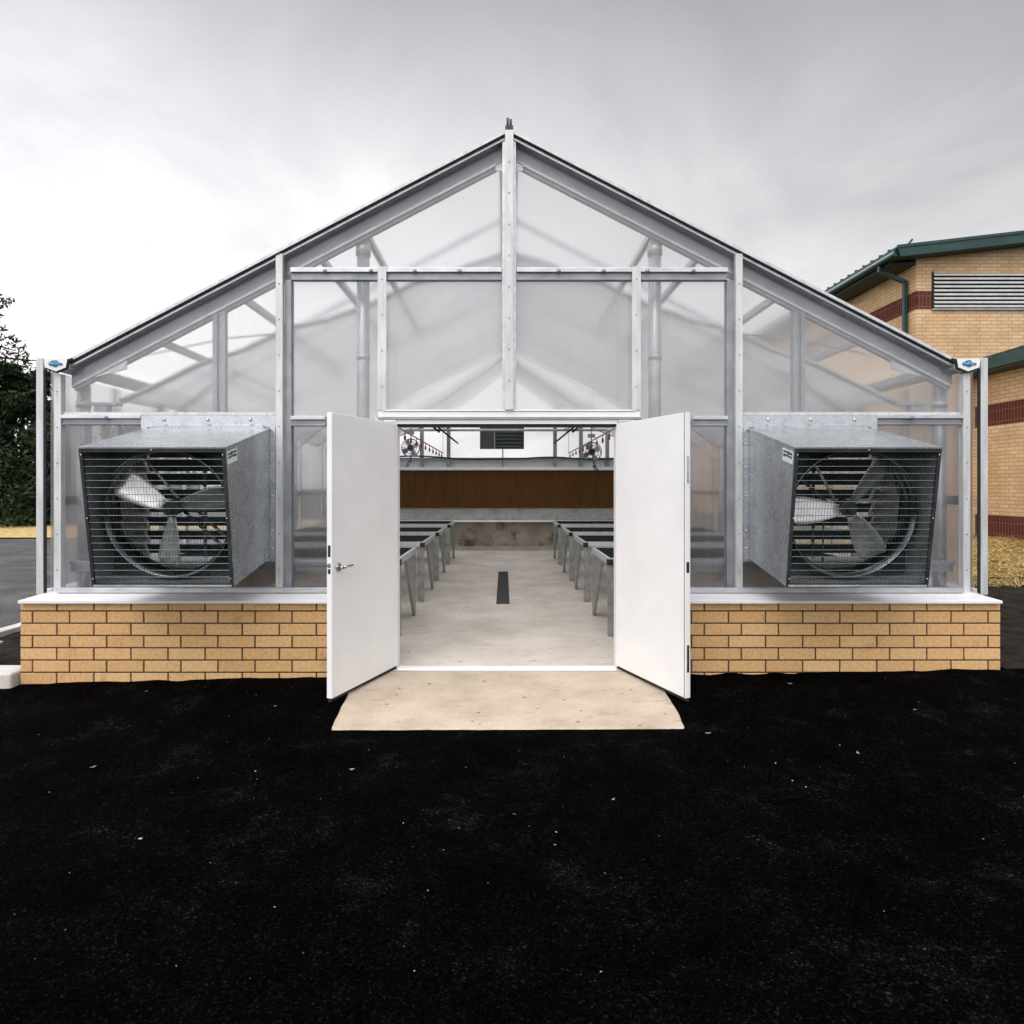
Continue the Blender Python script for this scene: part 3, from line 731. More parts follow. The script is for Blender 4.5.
def lead1(a):
    P = [(0,7.75),(.6,7.5),(1.1,7.22),(1.6,7.22),(1.95,7.02),(2.3,6.66),(2.6,6.56),(3.1,6.27),(3.9,6.15)]
    for (a0, y0), (a1, y1) in zip(P, P[1:]):
        if a <= a1:
            t = (a-a0)/(a1-a0); return lerp(y0, y1, t*t*(3-2*t))
    return 6.15
cloth('shade_cloth', lead1, lambda a: 12.7+.25*math.sin(a*3), lambda a: .22+.04*max(0, a-2.2), 'large grey shade cloth drawn under the middle of the greenhouse roof')
cloth('shade_cloth', lambda a: 13.7+.1*math.sin(a*5), lambda a: 15.7, lambda a: .22+.30*max(0, math.sin(a*.9)), 'smaller grey shade cloth bunched by the far end wall under the roof')

# ------------------------------------------------------------------ exhaust fans
def exhaust_fan(s, label, blades, struts):
    t = thing('exhaust_fan', label, 'exhaust fan', (SX(s,2.61), 5.49, .66), 'box exhaust fans on the front wall')
    D0, D1 = 2.08, 3.14
    def P(d, w, tt):
        y = lerp(lerp(4.765,4.615,w), 5.525, tt); z = lerp(lerp(.83,1.868,w), lerp(.965,2.095,w), tt)
        return Vector((SX(s,d), y, z))
    def xf(p): return P(p.x, p.z, p.y)          # x=d, y=t (0 front..1 back), z=w
    e = .006
    mb = MB(xf)
    mb.box(D0, D0+e, 0, 1, 0, 1); mb.box(D1-e, D1, 0, 1, 0, 1)
    mb.box(D0+e, D1-e, 0, 1, 0, e); mb.box(D0-.008, D1+.008, -.012, 1, 1-e, 1.004)
    mb.build('housing', M['galv'], t)
    mb = MB()                                     # flange on the wall
    a, b = sorted((SX(s,2.03), SX(s,3.20)))
    mb.box(a, b, 5.502, 5.512, 2.10, 2.20); mb.box(*sorted((SX(s,2.03), SX(s,2.078))), 5.49, 5.512, .93, 2.10); mb.box(*sorted((SX(s,3.142), SX(s,3.19))), 5.49, 5.512, .93, 2.10)
    mb.hexa([P(2.12,1.004,.93),P(3.1,1.004,.93),P(3.1,1.004,1.0),P(2.12,1.004,1.0),P(2.12,1.01,.93),P(3.1,1.01,.93),P(3.06,1.045,1.0),P(2.16,1.045,1.0)] if s>0 else [P(3.1,1.004,.93),P(2.12,1.004,.93),P(2.12,1.004,1.0),P(3.1,1.004,1.0),P(3.1,1.01,.93),P(2.12,1.01,.93),P(2.16,1.045,1.0),P(3.06,1.045,1.0)])
    fl = mb.build('flange', M['galv'], t)
    for (d, z, r_) in ((2.25,2.165,.017),(2.62,2.165,.017),(3.0,2.165,.017),(2.055,1.05,.009),(2.055,1.2,.009),(2.055,1.5,.009),(2.055,1.75,.009),(2.055,1.95,.009)):
        mb = MB(); mb.ball((SX(s,d), 5.50 if r_ > .01 else 5.488, z), r_, 0, 8); mb.build('bolt', M['chrome'], fl)
    # front rim
    mb = MB(xf)
    mb.box(D0-.002, D0+.021, -.012, .008, .0, .992); mb.box(D1-.021, D1+.002, -.012, .008, .0, .992)
    mb.box(D0+.021, D1-.021, -.012, .008, 0, .022); mb.box(D0+.021, D1-.021, -.010, .008, .968, .992)
    rim = mb.build('front_rim', M['dark_metal'], t)
    mb = MB(xf); mb.box(D0+.01, D1-.01, -.017, -.0125, .004, .016); mb.build('front_lip', M['galv_rim'], t)
    # orifice plate with round hole, and venturi ring
    cx, cw, rr, wz = 2.61, .495, .475, 1.06
    pt = .33; n = 72
    mb = MB(xf); vs = []; fs = []
    for i in range(n):
        a = 2*math.pi*i/n; c_, s_ = math.cos(a), math.sin(a)
        vs.append((cx+rr*c_, pt, cw+rr*s_/wz))
        k = min((.522/abs(c_)) if abs(c_) > 1e-6 else 9, (.485/abs(s_)) if abs(s_) > 1e-6 else 9)
        vs.append((cx+k*c_, pt, cw+k*s_))
    for i in range(n):
        j = (i+1) % n; fs.append((2*i, 2*i+1, 2*j+1, 2*j))
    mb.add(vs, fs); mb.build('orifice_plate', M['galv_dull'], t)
    mb = MB(xf); vs = []; fs = []
    prof = [(rr+.004,pt),(rr+.004,.16),(rr+.022,.15),(rr+.022,.158),(rr-.004,.17),(rr-.004,pt+.05),(rr+.03,pt+.12)]
    for i in range(n):
        a = 2*math.pi*i/n
        for (r_, t_) in prof: vs.append((cx+r_*math.cos(a), t_, cw+r_*math.sin(a)/wz))
    q = len(prof)
    for i in range(n):
        j = (i+1) % n
        for k in range(q-1): fs.append((i*q+k, j*q+k, j*q+k+1, i*q+k+1))
    mb.add(vs, fs, 0, True); mb.build('venturi_ring', M['ring'], t)
    # blades
    hub = (cx, .25, cw+.025)
    for ai, a in enumerate(blades):
        a = R(a); ca, sa = math.cos(a), math.sin(a)
        if s < 0: ca = -ca
        outline = [(.05,.035,.05),(.12,.055,.075),(.22,.085,.10),(.32,.105,.115),(.40,.11,.115),(.445,.075,.09)]
        mb = MB(xf); vs = []; fs = []
        nseg = 5
        for (r_, lo, hi) in outline:
            for k in range(nseg+1):
                v_ = lerp(-lo, hi, k/nseg)
                pitch = -R(38-34*r_)
                off = v_*math.cos(pitch); dep = v_*math.sin(pitch)*.9 + .02*math.sin(math.pi*k/nseg)
                dx = r_*ca - off*sa*(1 if s > 0 else -1); dz = r_*sa + off*ca*(1 if s > 0 else -1)
                vs.append((hub[0]+dx, hub[1]+dep, hub[2]+dz/wz))
        m_ = nseg+1
        for i in range(len(outline)-1):
            for k in range(nseg): fs.append((i*m_+k, i*m_+k+1, (i+1)*m_+k+1, (i+1)*m_+k))
        mb.add(vs, fs, 0, True); bo = mb.build('blade', M['blade'] if ai == 0 else M['galv_bench'], t)
        sd = bo.modifiers.new('solid', 'SOLIDIFY'); sd.thickness = .004
    mb = MB()
    c0, c1 = P(hub[0],hub[2],hub[1]-.04), P(hub[0],hub[2],hub[1]+.10)
    mb.tube([c0, c1], .06, 16); mb.tube([P(hub[0],hub[2],hub[1]-.075), c0], .022, 12)
    for a in range(0, 360, 60): mb.ball(P(hub[0]+.04*math.cos(R(a)), hub[2]+.04*math.sin(R(a)), hub[1]-.042), .006, 0, 6)
    mb.build('hub', M['dark_metal'], t)
    for (a, off, w_) in struts:
        a = R(a); ca, sa = math.cos(a), math.sin(a)
        if s < 0: ca = -ca; off = -off
        p0 = (hub[0]-off*sa, hub[2]+off*ca/wz); p1 = (p0[0]+.46*ca, p0[1]+.46*sa/wz)
        mb = MB(); mb.beam(P(p0[0],p0[1],.44), P(p1[0],p1[1],.42), w_, w_*.8, up=(0,1,0)); mb.build('strut', M['galv_bench'] if off == 0 else M['dark_metal'], t)
    # motor
    mc = P(cx-.30*1, .70, .60); mb = MB(); mb.tube([mc, mc+Vector((0,.2,.02))], [.085,.085], 18); mb.tube([mc-Vector((0,.06,0)), mc], [.05,.08], 18)
    mb.box(mc.x-.05, mc.x+.05, mc.y+.03, mc.y+.15, mc.z-.13, mc.z-.07)
    mb.build('motor', M['alu_dark'], t, 0)
    # shutter slats at the back
    mb = MB(xf)
    for i in range(9):
        w0 = .04+i*.105; op = .096 if i > 4 else .078
        mb.hexa([(D0+.02,.90,w0+op),(D1-.02,.90,w0+op),(D1-.02,.97,w0),(D0+.02,.97,w0),(D0+.02,.90,w0+op+.004),(D1-.02,.90,w0+op+.004),(D1-.02,.97,w0+.004),(D0+.02,.97,w0+.004)])
    mb.box(cx-.012, cx+.012, .885, .899, .02, .98)
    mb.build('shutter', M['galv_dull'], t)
    # wire guard
    mb = MB(); nH = 19
    for i in range(1, nH):
        w = .022+(.968-.022)*i/nH
        mb.tube([P(D0+.020,w,-.004), P(D1-.020,w,-.004)], .0028, 5, cap=False)
    g1 = mb.build('wire_guard', M['wire'], t)
    mb = MB()
    for i in range(1, 46):
        d = lerp(D0+.03, D1-.03, i/46); mb.tube([P(d,.02,-.0005), P(d,.97,-.0005)], .0013, 4, cap=False)
    mb.build('guard_wires', M['dark_metal'], g1)
    # screws on the rim, label on the inner side
    for (d, w) in ((D0+.014,.06),(D0+.014,.5),(D0+.014,.95),(D1-.014,.06),(D1-.014,.5),(D1-.014,.95),(cx,.983),(cx,.012)):
        mb = MB(); mb.ball(P(d,w,-.014), .007, 0, 6); mb.build('screw', M['chrome'], rim)
    def side(d0, t0, t1, w0, w1, th):
        q = MB(); e0 = D0-th
        q.hexa([P(D0-.0005,w0,t0),P(D0-.0005,w0,t1),P(e0,w0,t1),P(e0,w0,t0),P(D0-.0005,w1,t0),P(D0-.0005,w1,t1),P(e0,w1,t1),P(e0,w1,t0)]); return q
    q = side(D0, .03, .22, .875, .965, .002); st = q.build('label_sticker', M['sticker'], t)
    mb = MB()
    for (t0, t1, w0, w1) in ((.045,.085,.935,.952),(.09,.125,.930,.955),(.13,.205,.938,.952),(.045,.11,.912,.926),(.118,.15,.914,.929),(.155,.205,.910,.928)):
        q = side(D0, t0, t1, w0, w1, .003); mb.add(q.v, q.f)
    mb.build('sticker_print', M['sticker_green'], st)
    return t
exhaust_fan(-1, 'galvanised box exhaust fan with wire guard, left of the white doors', (151, 263, 12), ((128,0,.018),(-42,.035,.022),(-42,-.04,.022)))
exhaust_fan(1, 'galvanised box exhaust fan with wire guard, right of the white doors', (182, 52, -58), ((122,0,.018),(140,.045,.022),(-90,-.1,.012)))

# ------------------------------------------------------------------ plant benches
GB = 'plant benches along the aisle'
def bench(s, x, y, label):
    t = thing('plant_bench', label, 'bench', (x, y, 0), GB)
    W, DP, ZT = 2.55, 1.21, .83
    def xf(p): return Vector((x+s*p.x, y+p.y, p.z))
    mb = MB(xf)
    mb.box(0, W, 0, .012, ZT-.065, ZT); mb.box(0, W, DP-.012, DP, ZT-.065, ZT)
    mb.box(0, .012, .0125, DP-.0125, ZT-.065, ZT); mb.box(W-.012, W, .0125, DP-.0125, ZT-.065, ZT)
    mb.box(.0, W, .0125, .035, ZT-.012, ZT-.001); mb.box(.0125, .035, .04, DP-.04, ZT-.012, ZT-.001)
    mb.build('rim', M['galv_rim'], t)
    mb = MB(xf)
    i = .05
    while i < DP-.05: mb.box(.036, W-.013, i, i+.036, ZT-.014, ZT-.004); i += .05
    i = .1
    while i < W-.1: mb.box(i, i+.02, .05, DP-.05, ZT-.03, ZT-.0145); i += .2
    mb.build('bench_top', M['bench_top'], t)
    mb = MB(xf); mb.box(-.004, .06, -.006, .05, ZT-.075, ZT-.012); mb.build('corner_cap', M['black'], t)
    for xx in (.004, W-.10):
        mb = MB(xf); mb.box(xx, xx+.094, .014, .019, .0, ZT-.066); mb.box(xx, xx+.005, .0195, .05, .0, ZT-.066); mb.box(xx+.089, xx+.094, .0195, .04, 0, ZT-.066)
        mb.build('leg', M['galv_bench'], t)
    for xx in (.004, W-.012):
        mb = MB(xf)
        mb.hexa([(xx,DP-.10,0),(xx+.005,DP-.10,0),(xx+.005,DP-.013,0),(xx,DP-.013,0),(xx,.42,ZT-.066),(xx+.005,.42,ZT-.066),(xx+.005,DP-.013,ZT-.066),(xx,DP-.013,ZT-.066)])
        mb.box(xx+.0052, xx+.05, DP-.02, DP-.013, 0, ZT-.066)
        mb.hexa([(xx-.003,DP-.112,0),(xx+.03,DP-.112,0),(xx+.03,DP-.1005,0),(xx-.003,DP-.1005,0),(xx-.003,.408,ZT-.066),(xx+.03,.408,ZT-.066),(xx+.03,.4195,ZT-.066),(xx-.003,.4195,ZT-.066)])
        mb.build('leg', M['galv_bench'], t)
    return t
ORD = ['nearest', 'second', 'third', 'farthest']
for s, x, side_ in ((-1, -1.09, 'left'), (1, 1.092, 'right')):
    for i, y in enumerate((6.67, 8.66, 10.6, 12.85)):
        lab = f'{ORD[i]} black-topped galvanised bench on the {side_} of the aisle, counting from the doors' if i in (1, 2) else f'{ORD[i]} black-topped galvanised bench from the doors on the {side_} of the aisle'
        if i == 0: b0 = bench(s, x, y, lab)
        else: dup(b0, (x, y, 0), lab)

# floor drain
t = thing('floor_drain', 'long dark slotted drain grate set in the aisle floor', 'drain grate', (-.005, 10.2, 0))
mb = MB(); mb.box(-.105,-.095,8.55,11.8,.001,.006); mb.box(.065,.075,8.55,11.8,.001,.006); mb.box(-.0949,.0649,8.55,8.57,.001,.006); mb.box(-.0949,.0649,11.78,11.8,.001,.006); mb.build('frame', M['dark_metal'], t)
mb = MB(); y = 8.59
while y < 11.77: mb.box(-.0948,.0648,y,y+.026,.001,.0055); y += .04
mb.build('grate', M['dark_metal'], t)

# ------------------------------------------------------------------ hanging equipment inside
def haf(x, y, z, r, label):
    t = thing('circulation_fan', label, 'fan', (x, y, z-r), 'round air fans hanging inside')
    mb = MB()
    for rr, yy in ((r,-.05),(r*.97,.06),(r*.66,-.06),(r*.36,-.065)):
        pts = [(x+rr*math.cos(2*math.pi*i/20), y+yy, z+rr*math.sin(2*math.pi*i/20)) for i in range(21)]
        mb.tube(pts, .008, 5, cap=False)
    for i in range(12):
        a = 2*math.pi*i/12; mb.tube([(x+.05*math.cos(a),y-.07,z+.05*math.sin(a)),(x+r*math.cos(a),y-.05,z+r*math.sin(a)),(x+r*math.cos(a),y+.06,z+r*math.sin(a))], .004, 4, cap=False)
    mb.build('cage', M['wire'], t)
    mb = MB(); mb.tube([(x,y-.03,z),(x,y+.14,z)], .065, 12); mb.build('motor', M['dark_metal'], t)
    for i in range(4):
        a = 2*math.pi*i/4+.5; u = Vector((math.cos(a),0,math.sin(a))); v = Vector((-math.sin(a),.5,math.cos(a)))
        c = Vector((x,y,z)); mb = MB(); mb.add([c+u*.05-v*.03, c+u*r*.9-v*.06, c+u*r*.9+v*.06, c+u*.05+v*.03],[(0,1,2,3)])
        o = mb.build('blade', M['alu_dark'], t); sd = o.modifiers.new('s','SOLIDIFY'); sd.thickness = .004
    mb = MB(); mb.tube([(x,y+.05,z+r*.4),(x,y+.05,roofz(x-CX)-.1)], .012, 6); mb.box(x-.07,x+.07,y-.01,y+.09,z+r+.10,z+r+.17); mb.build('hanger', M['alu_dark'], t)
    mb = MB(); pts = [(x+.02,y,z-r*.6),(x+.05,y,z-r-.05),(x+.12,y,z-r-.16),(x+.17,y,z-r-.22),(x+.10,y,z-r-.20),(x+.02,y,z-r-.08),(x+.10,y,z-r-.12)]
    if x < 0: pts = [(2*x+.0-p[0]+.05, p[1], p[2]) for p in pts]
    mb.tube(pts, .014, 6); mb.build('power_cord', M['black'], t)
haf(-2.05, 13.9, 2.44, .20, 'round wire-caged fan hanging inside on the left, seen through the doorway')
haf(1.80, 13.0, 2.30, .20, 'round wire-caged fan hanging inside on the right with a looped black cord')
for s, lab in ((-1,'left'), (1,'right')):
    xx = SX(s, 1.52)
    t = thing('irrigation_line', f'overhead watering pipe with red hanging nozzles over the {lab} row of benches', 'watering pipe', (xx, 10, 2.37), 'watering pipes over the benches')
    mb = MB(); mb.tube([(xx,8.6,2.41),(xx,15.4,2.40)], .011, 6); mb.build('pipe', M['alu_dark'], t)
    for i, y in enumerate((8.7, 15.3)):
        mb = MB(); mb.tube([(xx,y,2.41),(xx,y,roofz(1.52)-.15)], .005, 5); mb.build('hanger', M['alu_dark'], t)
    y = 8.8; 
    while y < 15.2:
        mb = MB(); mb.tube([(xx,y,2.40),(xx,y,2.345)], .007, 6, 1); mb.tube([(xx,y,2.345),(xx,y,2.30),(xx,y,2.275)], [.018,.018,.008], 8)
        mb.build('nozzle', [M['red'], M['black']], t); y += .62
# louvred unit high on the far wall
t = thing('vent_louver', 'dark grey-green louvred vent unit high on the far end wall', 'vent', (-.06, YB, 2.52))
mb = MB(); mb.box(-.60,-.235,YB-.14,YB-.105,2.53,3.30); mb.build('side_panel', M['louver_green'], t, .004)
mb = MB(); mb.box(-.23,.50,YB-.12,YB-.105,2.53,3.30); mb.box(-.23,-.19,YB-.15,YB-.121,2.53,3.30); mb.box(.46,.50,YB-.15,YB-.121,2.53,3.30); mb.box(-.19,.46,YB-.15,YB-.121,2.53,2.56); mb.build('frame', M['dark_metal'], t)
for i in range(8):
    z = 2.57+i*.09; mb = MB(); mb.hexa([(-.188,YB-.155,z),(.458,YB-.155,z),(.458,YB-.122,z+.05),(-.188,YB-.122,z+.05),(-.188,YB-.155,z+.008),(.458,YB-.155,z+.008),(.458,YB-.122,z+.058),(-.188,YB-.122,z+.058)])
    mb.build('slat', M['louver_green'], t)
mb = MB(); pts = []
for i in range(41):
    x = -2.9+5.8*i/40; pts.append((x, YB-.2, 2.31+.04*math.sin(x*2.1)-.06*max(0, 1-abs(x-.5)/.9)))
mb.tube(pts, .022, 6); tag(mb.build('hose', M['dark_metal']), 'black hose slung along the far end rail above the brown pad', 'hose')

# ------------------------------------------------------------------ brick building on the right
B = thing('brick_building', 'buff brick building with dark red bands and green metal roofs behind the greenhouse', 'building', (11.7, 18, 0))
X0, YF = 11.72, 18.0
mb = MB()
ZT0, ZT1 = 8.05, 9.9            # wall top follows the roof slope
def wallprism(z0, zt):          # main block, closed solid
    xr = 32
    def tz(x): return zt if zt is not None else 8.07+.114*(x-X0)
    vs = [(X0,YF,z0),(xr,YF,z0),(xr,46,z0),(X0,46,z0),(X0,YF,tz(X0)),(xr,YF,tz(xr)),(xr,46,tz(xr)),(X0,46,tz(X0))]
    mb.hexa(vs)
wallprism(-.3, 6.635); wallprism(7.155, None)
mb.build('wall', M['bbrick'], B)
mb = MB(); mb.box(X0-.004, 32.004, YF-.004, 46, 6.636, 7.154); mb.build('brick_band', M['redbrick'], B)
# upper roof
def rz(x): return 8.24+.114*(x-10.87)
mb = MB(); xr = 32.6
mb.hexa([(10.87,17.5,rz(10.87)-.05),(xr,17.5,rz(xr)-.05),(xr,46.5,rz(xr)-.05),(10.87,46.5,rz(10.87)-.05),(10.87,17.5,rz(10.87)),(xr,17.5,rz(xr)),(xr,46.5,rz(xr)),(10.87,46.5,rz(10.87))])
y = 17.9
while y < 46: mb.hexa([(10.86,y,rz(10.86)),(xr,y,rz(xr)),(xr,y+.03,rz(xr)),(10.86,y+.03,rz(10.86)),(10.86,y,rz(10.86)+.05),(xr,y,rz(xr)+.05),(xr,y+.03,rz(xr)+.05),(10.86,y+.03,rz(10.86)+.05)]); y += .42
roof = mb.build('roof', M['green'], B)
mb = MB(); mb.hexa([(10.95,17.47,rz(10.95)-.30),(xr,17.47,rz(xr)-.30),(xr,17.499,rz(xr)-.30),(10.95,17.499,rz(10.95)-.30),(10.85,17.47,rz(10.85)+.01),(xr,17.47,rz(xr)+.01),(xr,17.499,rz(xr)+.01),(10.85,17.499,rz(10.85)+.01)])
mb.hexa([(10.85,17.44,rz(10.85)-.06),(xr,17.44,rz(xr)-.06),(xr,17.469,rz(xr)-.06),(10.85,17.469,rz(10.85)-.06),(10.85,17.44,rz(10.85)+.02),(xr,17.44,rz(xr)+.02),(xr,17.469,rz(xr)+.02),(10.85,17.469,rz(10.85)+.02)])
mb.build('fascia', M['green'], roof)
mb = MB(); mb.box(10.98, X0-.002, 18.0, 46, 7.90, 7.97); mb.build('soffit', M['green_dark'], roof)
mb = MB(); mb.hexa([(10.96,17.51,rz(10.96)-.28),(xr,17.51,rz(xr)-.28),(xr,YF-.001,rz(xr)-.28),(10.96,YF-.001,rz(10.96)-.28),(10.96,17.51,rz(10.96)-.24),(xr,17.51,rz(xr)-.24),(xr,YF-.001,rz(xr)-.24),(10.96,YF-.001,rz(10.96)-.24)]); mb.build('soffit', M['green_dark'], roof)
mb = MB(); mb.prism([(10.96,8.17),(10.84,8.17),(10.80,8.13),(10.80,8.02),(10.84,7.98),(10.96,7.98)], 17.55, 46); mb.build('gutter', M['green'], roof, .006)
mb = MB(); mb.box(10.795,10.80,17.55,46,8.075,8.105); mb.build('gutter_bead', M['louver_white'], roof)
mb = MB(); mb.tube([(11.25,17.75,rz(11.25)),(11.45,17.75,rz(11.45)+.22)], .03, 6); mb.build('roof_rod', M['green'], roof)
mb = MB()
mb.beam((10.9,18.35,7.98),(10.9,18.35,7.80),.11,.11,up=(0,1,0)); mb.beam((10.9,18.35,7.82),(11.62,18.35,7.52),.11,.11,up=(0,1,0)); mb.beam((11.62,18.35,7.55),(11.62,18.35,.1),.11,.11,up=(0,1,0))
mb.build('downspout', M['green'], B, .01)
# louver
mb = MB(); mb.box(12.16,12.20,17.97,18.02,6.62,7.70); mb.box(14.80,14.86,17.97,18.02,6.62,7.70); mb.box(12.20,14.80,17.985,17.994,6.66,7.66); 
lv = mb.build('louver_vent', M['gap'], B)
mb = MB(); mb.box(12.15,14.87,17.94,17.9695,6.60,6.65); mb.box(14.81,14.87,17.94,17.9695,6.651,7.70); mb.build('frame', M['alu_dark'], lv)
for i in range(9):
    z = 6.675+i*.112; mb = MB(); mb.hexa([(12.20,17.93,z),(14.80,17.93,z),(14.80,17.983,z+.06),(12.20,17.983,z+.06),(12.20,17.93,z+.05),(14.80,17.93,z+.05),(14.80,17.983,z+.075),(12.20,17.983,z+.075)])
    mb.build('slat', M['louver_white'], lv)
# lower wing
XW = 13.4
mb = MB(); mb.box(XW, 26, 11.5, 17.996, -.3, .2); mb.box(XW, 26, 11.5, 17.996, .81, 3.26); mb.box(XW, 26, 11.5, 17.996, 3.85, 4.78); mb.build('wall', M['bbrick'], B)
mb = MB(); mb.box(XW-.004, 26.004, 11.496, 17.995, .2005, .8095); mb.box(XW-.004, 26.004, 11.496, 17.995, 3.2605, 3.8495); mb.build('brick_band', M['redbrick'], B)
def wz_(x): return 5.02+.30*(x-12.9)
mb = MB()
mb.hexa([(12.9,11.1,wz_(12.9)-.06),(20,11.1,wz_(20)-.06),(20,17.99,wz_(20)-.06),(12.9,17.99,wz_(12.9)-.06),(12.9,11.1,wz_(12.9)),(20,11.1,wz_(20)),(20,17.99,wz_(20)),(12.9,17.99,wz_(12.9))])
rf = mb.build('roof', M['green'], B)
mb = MB(); y = 11.2
while y < 17.9: mb.hexa([(12.88,y,wz_(12.88)+.001),(20,y,wz_(20)+.001),(20,y+.03,wz_(20)+.001),(12.88,y+.03,wz_(12.88)+.001),(12.88,y,wz_(12.88)+.04),(20,y,wz_(20)+.04),(20,y+.03,wz_(20)+.04),(12.88,y+.03,wz_(12.88)+.04)]); y += .42
mb.build('seam', M['green'], rf)
mb = MB(); mb.box(12.82, 12.899, 11.1, 17.99, 4.70, 5.0); mb.build('gutter', M['green'], rf, .015)
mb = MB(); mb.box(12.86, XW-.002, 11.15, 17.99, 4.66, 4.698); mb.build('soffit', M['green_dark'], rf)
mb = MB(); mb.prism([(12.9,4.70),(20,6.8),(20,7.1),(12.9,5.0)], 11.07, 11.099); mb.build('fascia', M['green'], rf)

# ------------------------------------------------------------------ trees on the left
def rvec():
    while True:
        v = Vector((random.uniform(-1,1), random.uniform(-1,1), random.uniform(-1,1)))
        if .01 < v.length < 1: return v
def leaves(mb, c, r, n, s, flat=1.0):
    for i in range(n):
        v = rvec(); v.z *= flat; p = c+v*r
        d = rvec().normalized()*s*random.uniform(.6,1.3); e = d.cross(rvec()).normalized()*s*random.uniform(.25,.45)
        mb.add([p-d, p+e, p+d, p-e], [(0,1,2,3)])
def tree(name, label, x, y, h, wd, n_clump, leaf_n, leaf_s, m, base=0.1, top_bias=1.0, sparse=False, grp=None):
    z0 = GZ(x, y)
    t = thing(name, label, 'tree', (x, y, z0), grp)
    mb = MB(); tips = []
    mb.tube([(x,y,z0-.1),(x+.1,y,z0+h*.25),(x-.1,y+.1,z0+h*.55),(x+.05,y,z0+h*.93)], [h*.03,h*.022,h*.014,h*.004], 9)
    nb = 16 if not sparse else 26
    for i in range(nb):
        f = lerp(.18, .92, (i+.5)/nb) ; a = i*2.4+random.uniform(-.4,.4)
        l = wd*(1-.62*max(0, (f-.35)/.65))*random.uniform(.75,1.1)
        p0 = Vector((x,y,z0+h*f)); p2 = p0+Vector((math.cos(a)*l, math.sin(a)*l, l*random.uniform(.05,.45)))
        p1 = p0.lerp(p2,.5)+Vector((0,0,l*.08)); mb.tube([p0,p1,p2],[h*.008,h*.005,h*.002],6)
        tips.append((p0,p1,p2,l))
    mb.build('trunk', M['bark'], t)
    mb = MB()
    for (p0,p1,p2,l) in tips:
        for k in range(n_clump):
            f = random.uniform(.25,1.05); c = (p0.lerp(p1,f*2) if f < .5 else p1.lerp(p2,(f-.5)*2))+rvec()*l*.22
            leaves(mb, c, random.uniform(.22,.5)*l*(.5 if sparse else .62), int(leaf_n*random.uniform(.6,1.3)), leaf_s, .7)
    if not sparse:
        for k in range(int(26*n_clump/7)):
            a = random.uniform(0,6.28); rr = wd*random.uniform(.3,.95); zz = z0+h*random.uniform(.03,.45)
            leaves(mb, Vector((x+rr*math.cos(a), y+rr*math.sin(a), zz)), wd*.3, leaf_n, leaf_s)
    mb.build('crown', m, t); return t
GT = 'trees beyond the road'
tree('tree', 'dense dark green tree beside the greenhouse corner, beyond the road', -21.3, 28.0, 7.0, 3.4, 17, 115, .15, M['leaf'], grp=GT)
tree('tree', 'tall loose-leaved tree with thin sprays against the sky at the left edge', -23.4, 27.0, 10.6, 4.3, 5, 30, .13, M['leaf2'], sparse=True, grp=GT)
tree('tree', 'dark bushy tree at the left behind the straw verge', -28.5, 30.0, 7.5, 4.0, 8, 60, .19, M['leaf'], grp=GT)
tree('tree', 'dark rounded tree partly hidden behind the greenhouse post', -18.4, 32.0, 5.2, 2.8, 8, 60, .17, M['leaf'], grp=GT)

# ------------------------------------------------------------------ light, sky, camera
SUN_EL, SUN_AZ = 48, 200       # degrees; azimuth from +Y clockwise (behind and left of the camera)
w = bpy.data.worlds.new('World'); S.world = w; w.use_nodes = True
nt = w.node_tree; L = nt.links.new
bg = nt.nodes['Background']; wo = nt.nodes['World Output']
sky = N(nt, 'ShaderNodeTexSky', sky_type='NISHITA'); sky.sun_disc = False
sky.sun_elevation = R(SUN_EL); sky.sun_rotation = R(SUN_AZ); sky.air_density = 1.5; sky.dust_density = 4
L(sky.outputs[0], bg.inputs[0]); bg.inputs[1].default_value = .08
tc = N(nt, 'ShaderNodeTexCoord'); sp = N(nt, 'ShaderNodeSeparateXYZ'); L(tc.outputs['Generated'], sp.inputs[0])
# cloud deck coordinates
zz = N(nt, 'ShaderNodeMath', operation='MAXIMUM'); zz.inputs[1].default_value = .0; L(sp.outputs[2], zz.inputs[0])
za = N(nt, 'ShaderNodeMath', operation='ADD'); za.inputs[1].default_value = .22; L(zz.outputs[0], za.inputs[0])
dx = N(nt, 'ShaderNodeMath', operation='DIVIDE'); L(sp.outputs[0], dx.inputs[0]); L(za.outputs[0], dx.inputs[1])
dy = N(nt, 'ShaderNodeMath', operation='DIVIDE'); L(sp.outputs[1], dy.inputs[0]); L(za.outputs[0], dy.inputs[1])
cb = N(nt, 'ShaderNodeCombineXYZ'); L(dx.outputs[0], cb.inputs[0]); L(dy.outputs[0], cb.inputs[1])
n1 = N(nt, 'ShaderNodeTexNoise', Scale=1.25, Detail=7, Roughness=.55, Distortion=.6); L(cb.outputs[0], n1.inputs['Vector'])
r1 = ramp(nt, [(.33,(.78,.77,.79)), (.50,(.95,.945,.955)), (.66,(1.10,1.10,1.10))], n1.outputs['Fac'])
# elevation gradient: bright low, grey higher up, bright at the zenith
r2 = ramp(nt, [(0,(1.06,1.04,1.045)), (.30,(1.04,1.025,1.03)), (.42,(.92,.91,.92)), (.52,(.69,.68,.70)), (.63,(.46,.455,.475)), (.80,(1.5,1.5,1.53)), (1,(2.1,2.1,2.15))], zz.outputs[0])
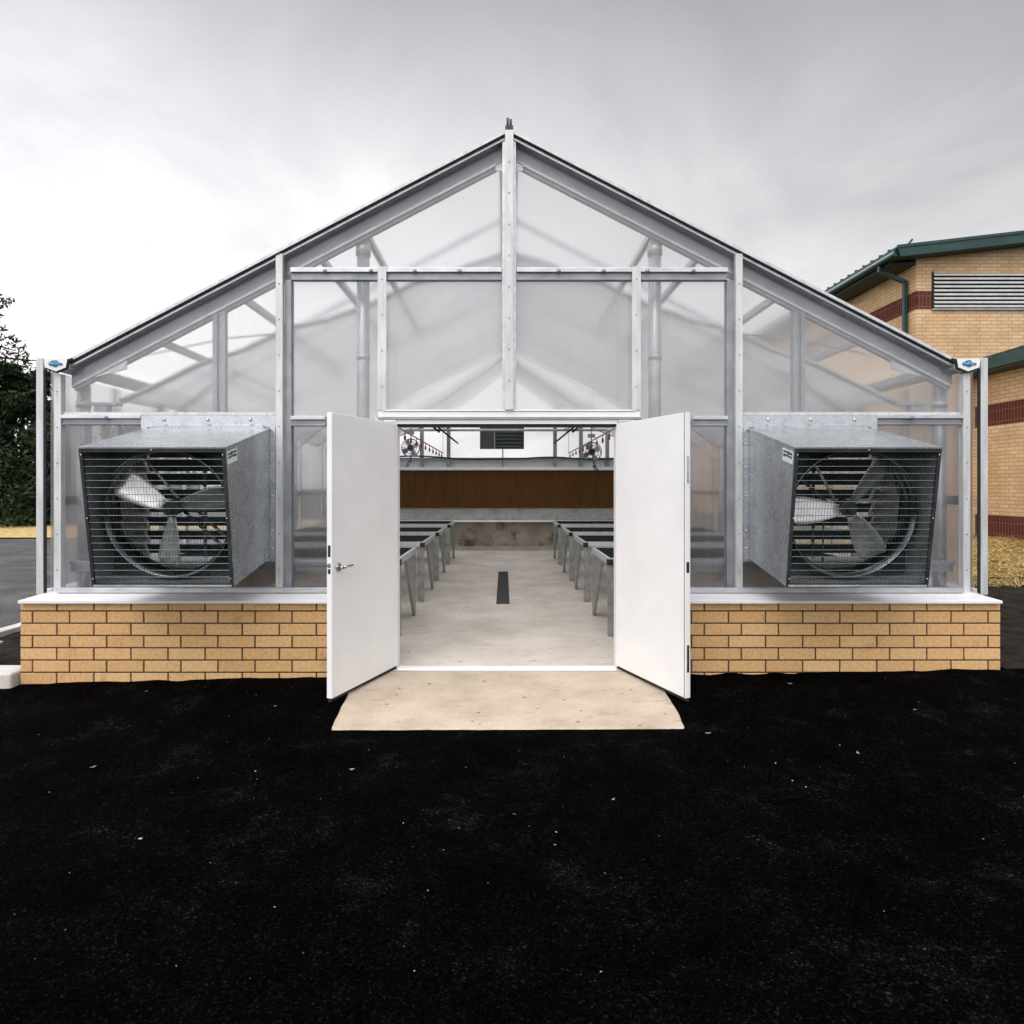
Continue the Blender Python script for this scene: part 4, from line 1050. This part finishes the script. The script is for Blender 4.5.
# brighter towards the left, and behind the camera
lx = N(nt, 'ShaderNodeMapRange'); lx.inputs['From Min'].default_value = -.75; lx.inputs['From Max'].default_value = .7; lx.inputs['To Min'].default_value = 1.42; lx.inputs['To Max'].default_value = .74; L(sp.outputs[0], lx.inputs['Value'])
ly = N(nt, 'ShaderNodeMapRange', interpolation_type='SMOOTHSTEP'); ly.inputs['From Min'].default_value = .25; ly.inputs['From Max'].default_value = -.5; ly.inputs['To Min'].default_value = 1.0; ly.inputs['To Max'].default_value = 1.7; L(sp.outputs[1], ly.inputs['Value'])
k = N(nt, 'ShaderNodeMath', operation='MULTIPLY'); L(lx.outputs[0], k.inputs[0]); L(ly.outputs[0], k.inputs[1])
mx = N(nt, 'ShaderNodeMix', data_type='RGBA', blend_type='MULTIPLY'); mx.inputs['Factor'].default_value = 1; L(r1.outputs[0], mx.inputs['A']); L(r2.outputs[0], mx.inputs['B'])
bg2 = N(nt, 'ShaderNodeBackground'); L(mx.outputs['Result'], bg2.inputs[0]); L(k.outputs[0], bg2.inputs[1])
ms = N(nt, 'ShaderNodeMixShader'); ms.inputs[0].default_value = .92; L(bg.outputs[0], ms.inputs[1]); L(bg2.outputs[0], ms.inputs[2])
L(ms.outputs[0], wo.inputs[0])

sd = bpy.data.lights.new('sun', 'SUN'); sd.energy = 1.1; sd.angle = R(35); sd.color = (1,.96,.9)
so = bpy.data.objects.new('sun', sd); COL.objects.link(so)
el, az = R(SUN_EL), R(SUN_AZ)
sv = Vector((math.sin(az)*math.cos(el), math.cos(az)*math.cos(el), math.sin(el)))
so.rotation_euler = sv.to_track_quat('Z', 'Y').to_euler(); so.location = sv*30

cd = bpy.data.cameras.new('camera'); co = bpy.data.objects.new('camera', cd); COL.objects.link(co)
cd.sensor_width = 36; cd.lens = 36*F/1024; cd.clip_start = .05; cd.clip_end = 2000
cd.shift_x = (512-VX)/1024; cd.shift_y = -(512-VY)/1024
co.location = (0,0,H); co.rotation_euler = (R(90),0,0)
S.camera = co

S.render.engine = 'CYCLES'
c = S.cycles
c.use_denoising = True; c.max_bounces = 10; c.diffuse_bounces = 4; c.glossy_bounces = 4; c.transmission_bounces = 8; c.transparent_max_bounces = 24
c.sample_clamp_indirect = 8
S.view_settings.view_transform = 'Standard'; S.view_settings.look = 'None'; S.view_settings.exposure = 0; S.view_settings.gamma = 1
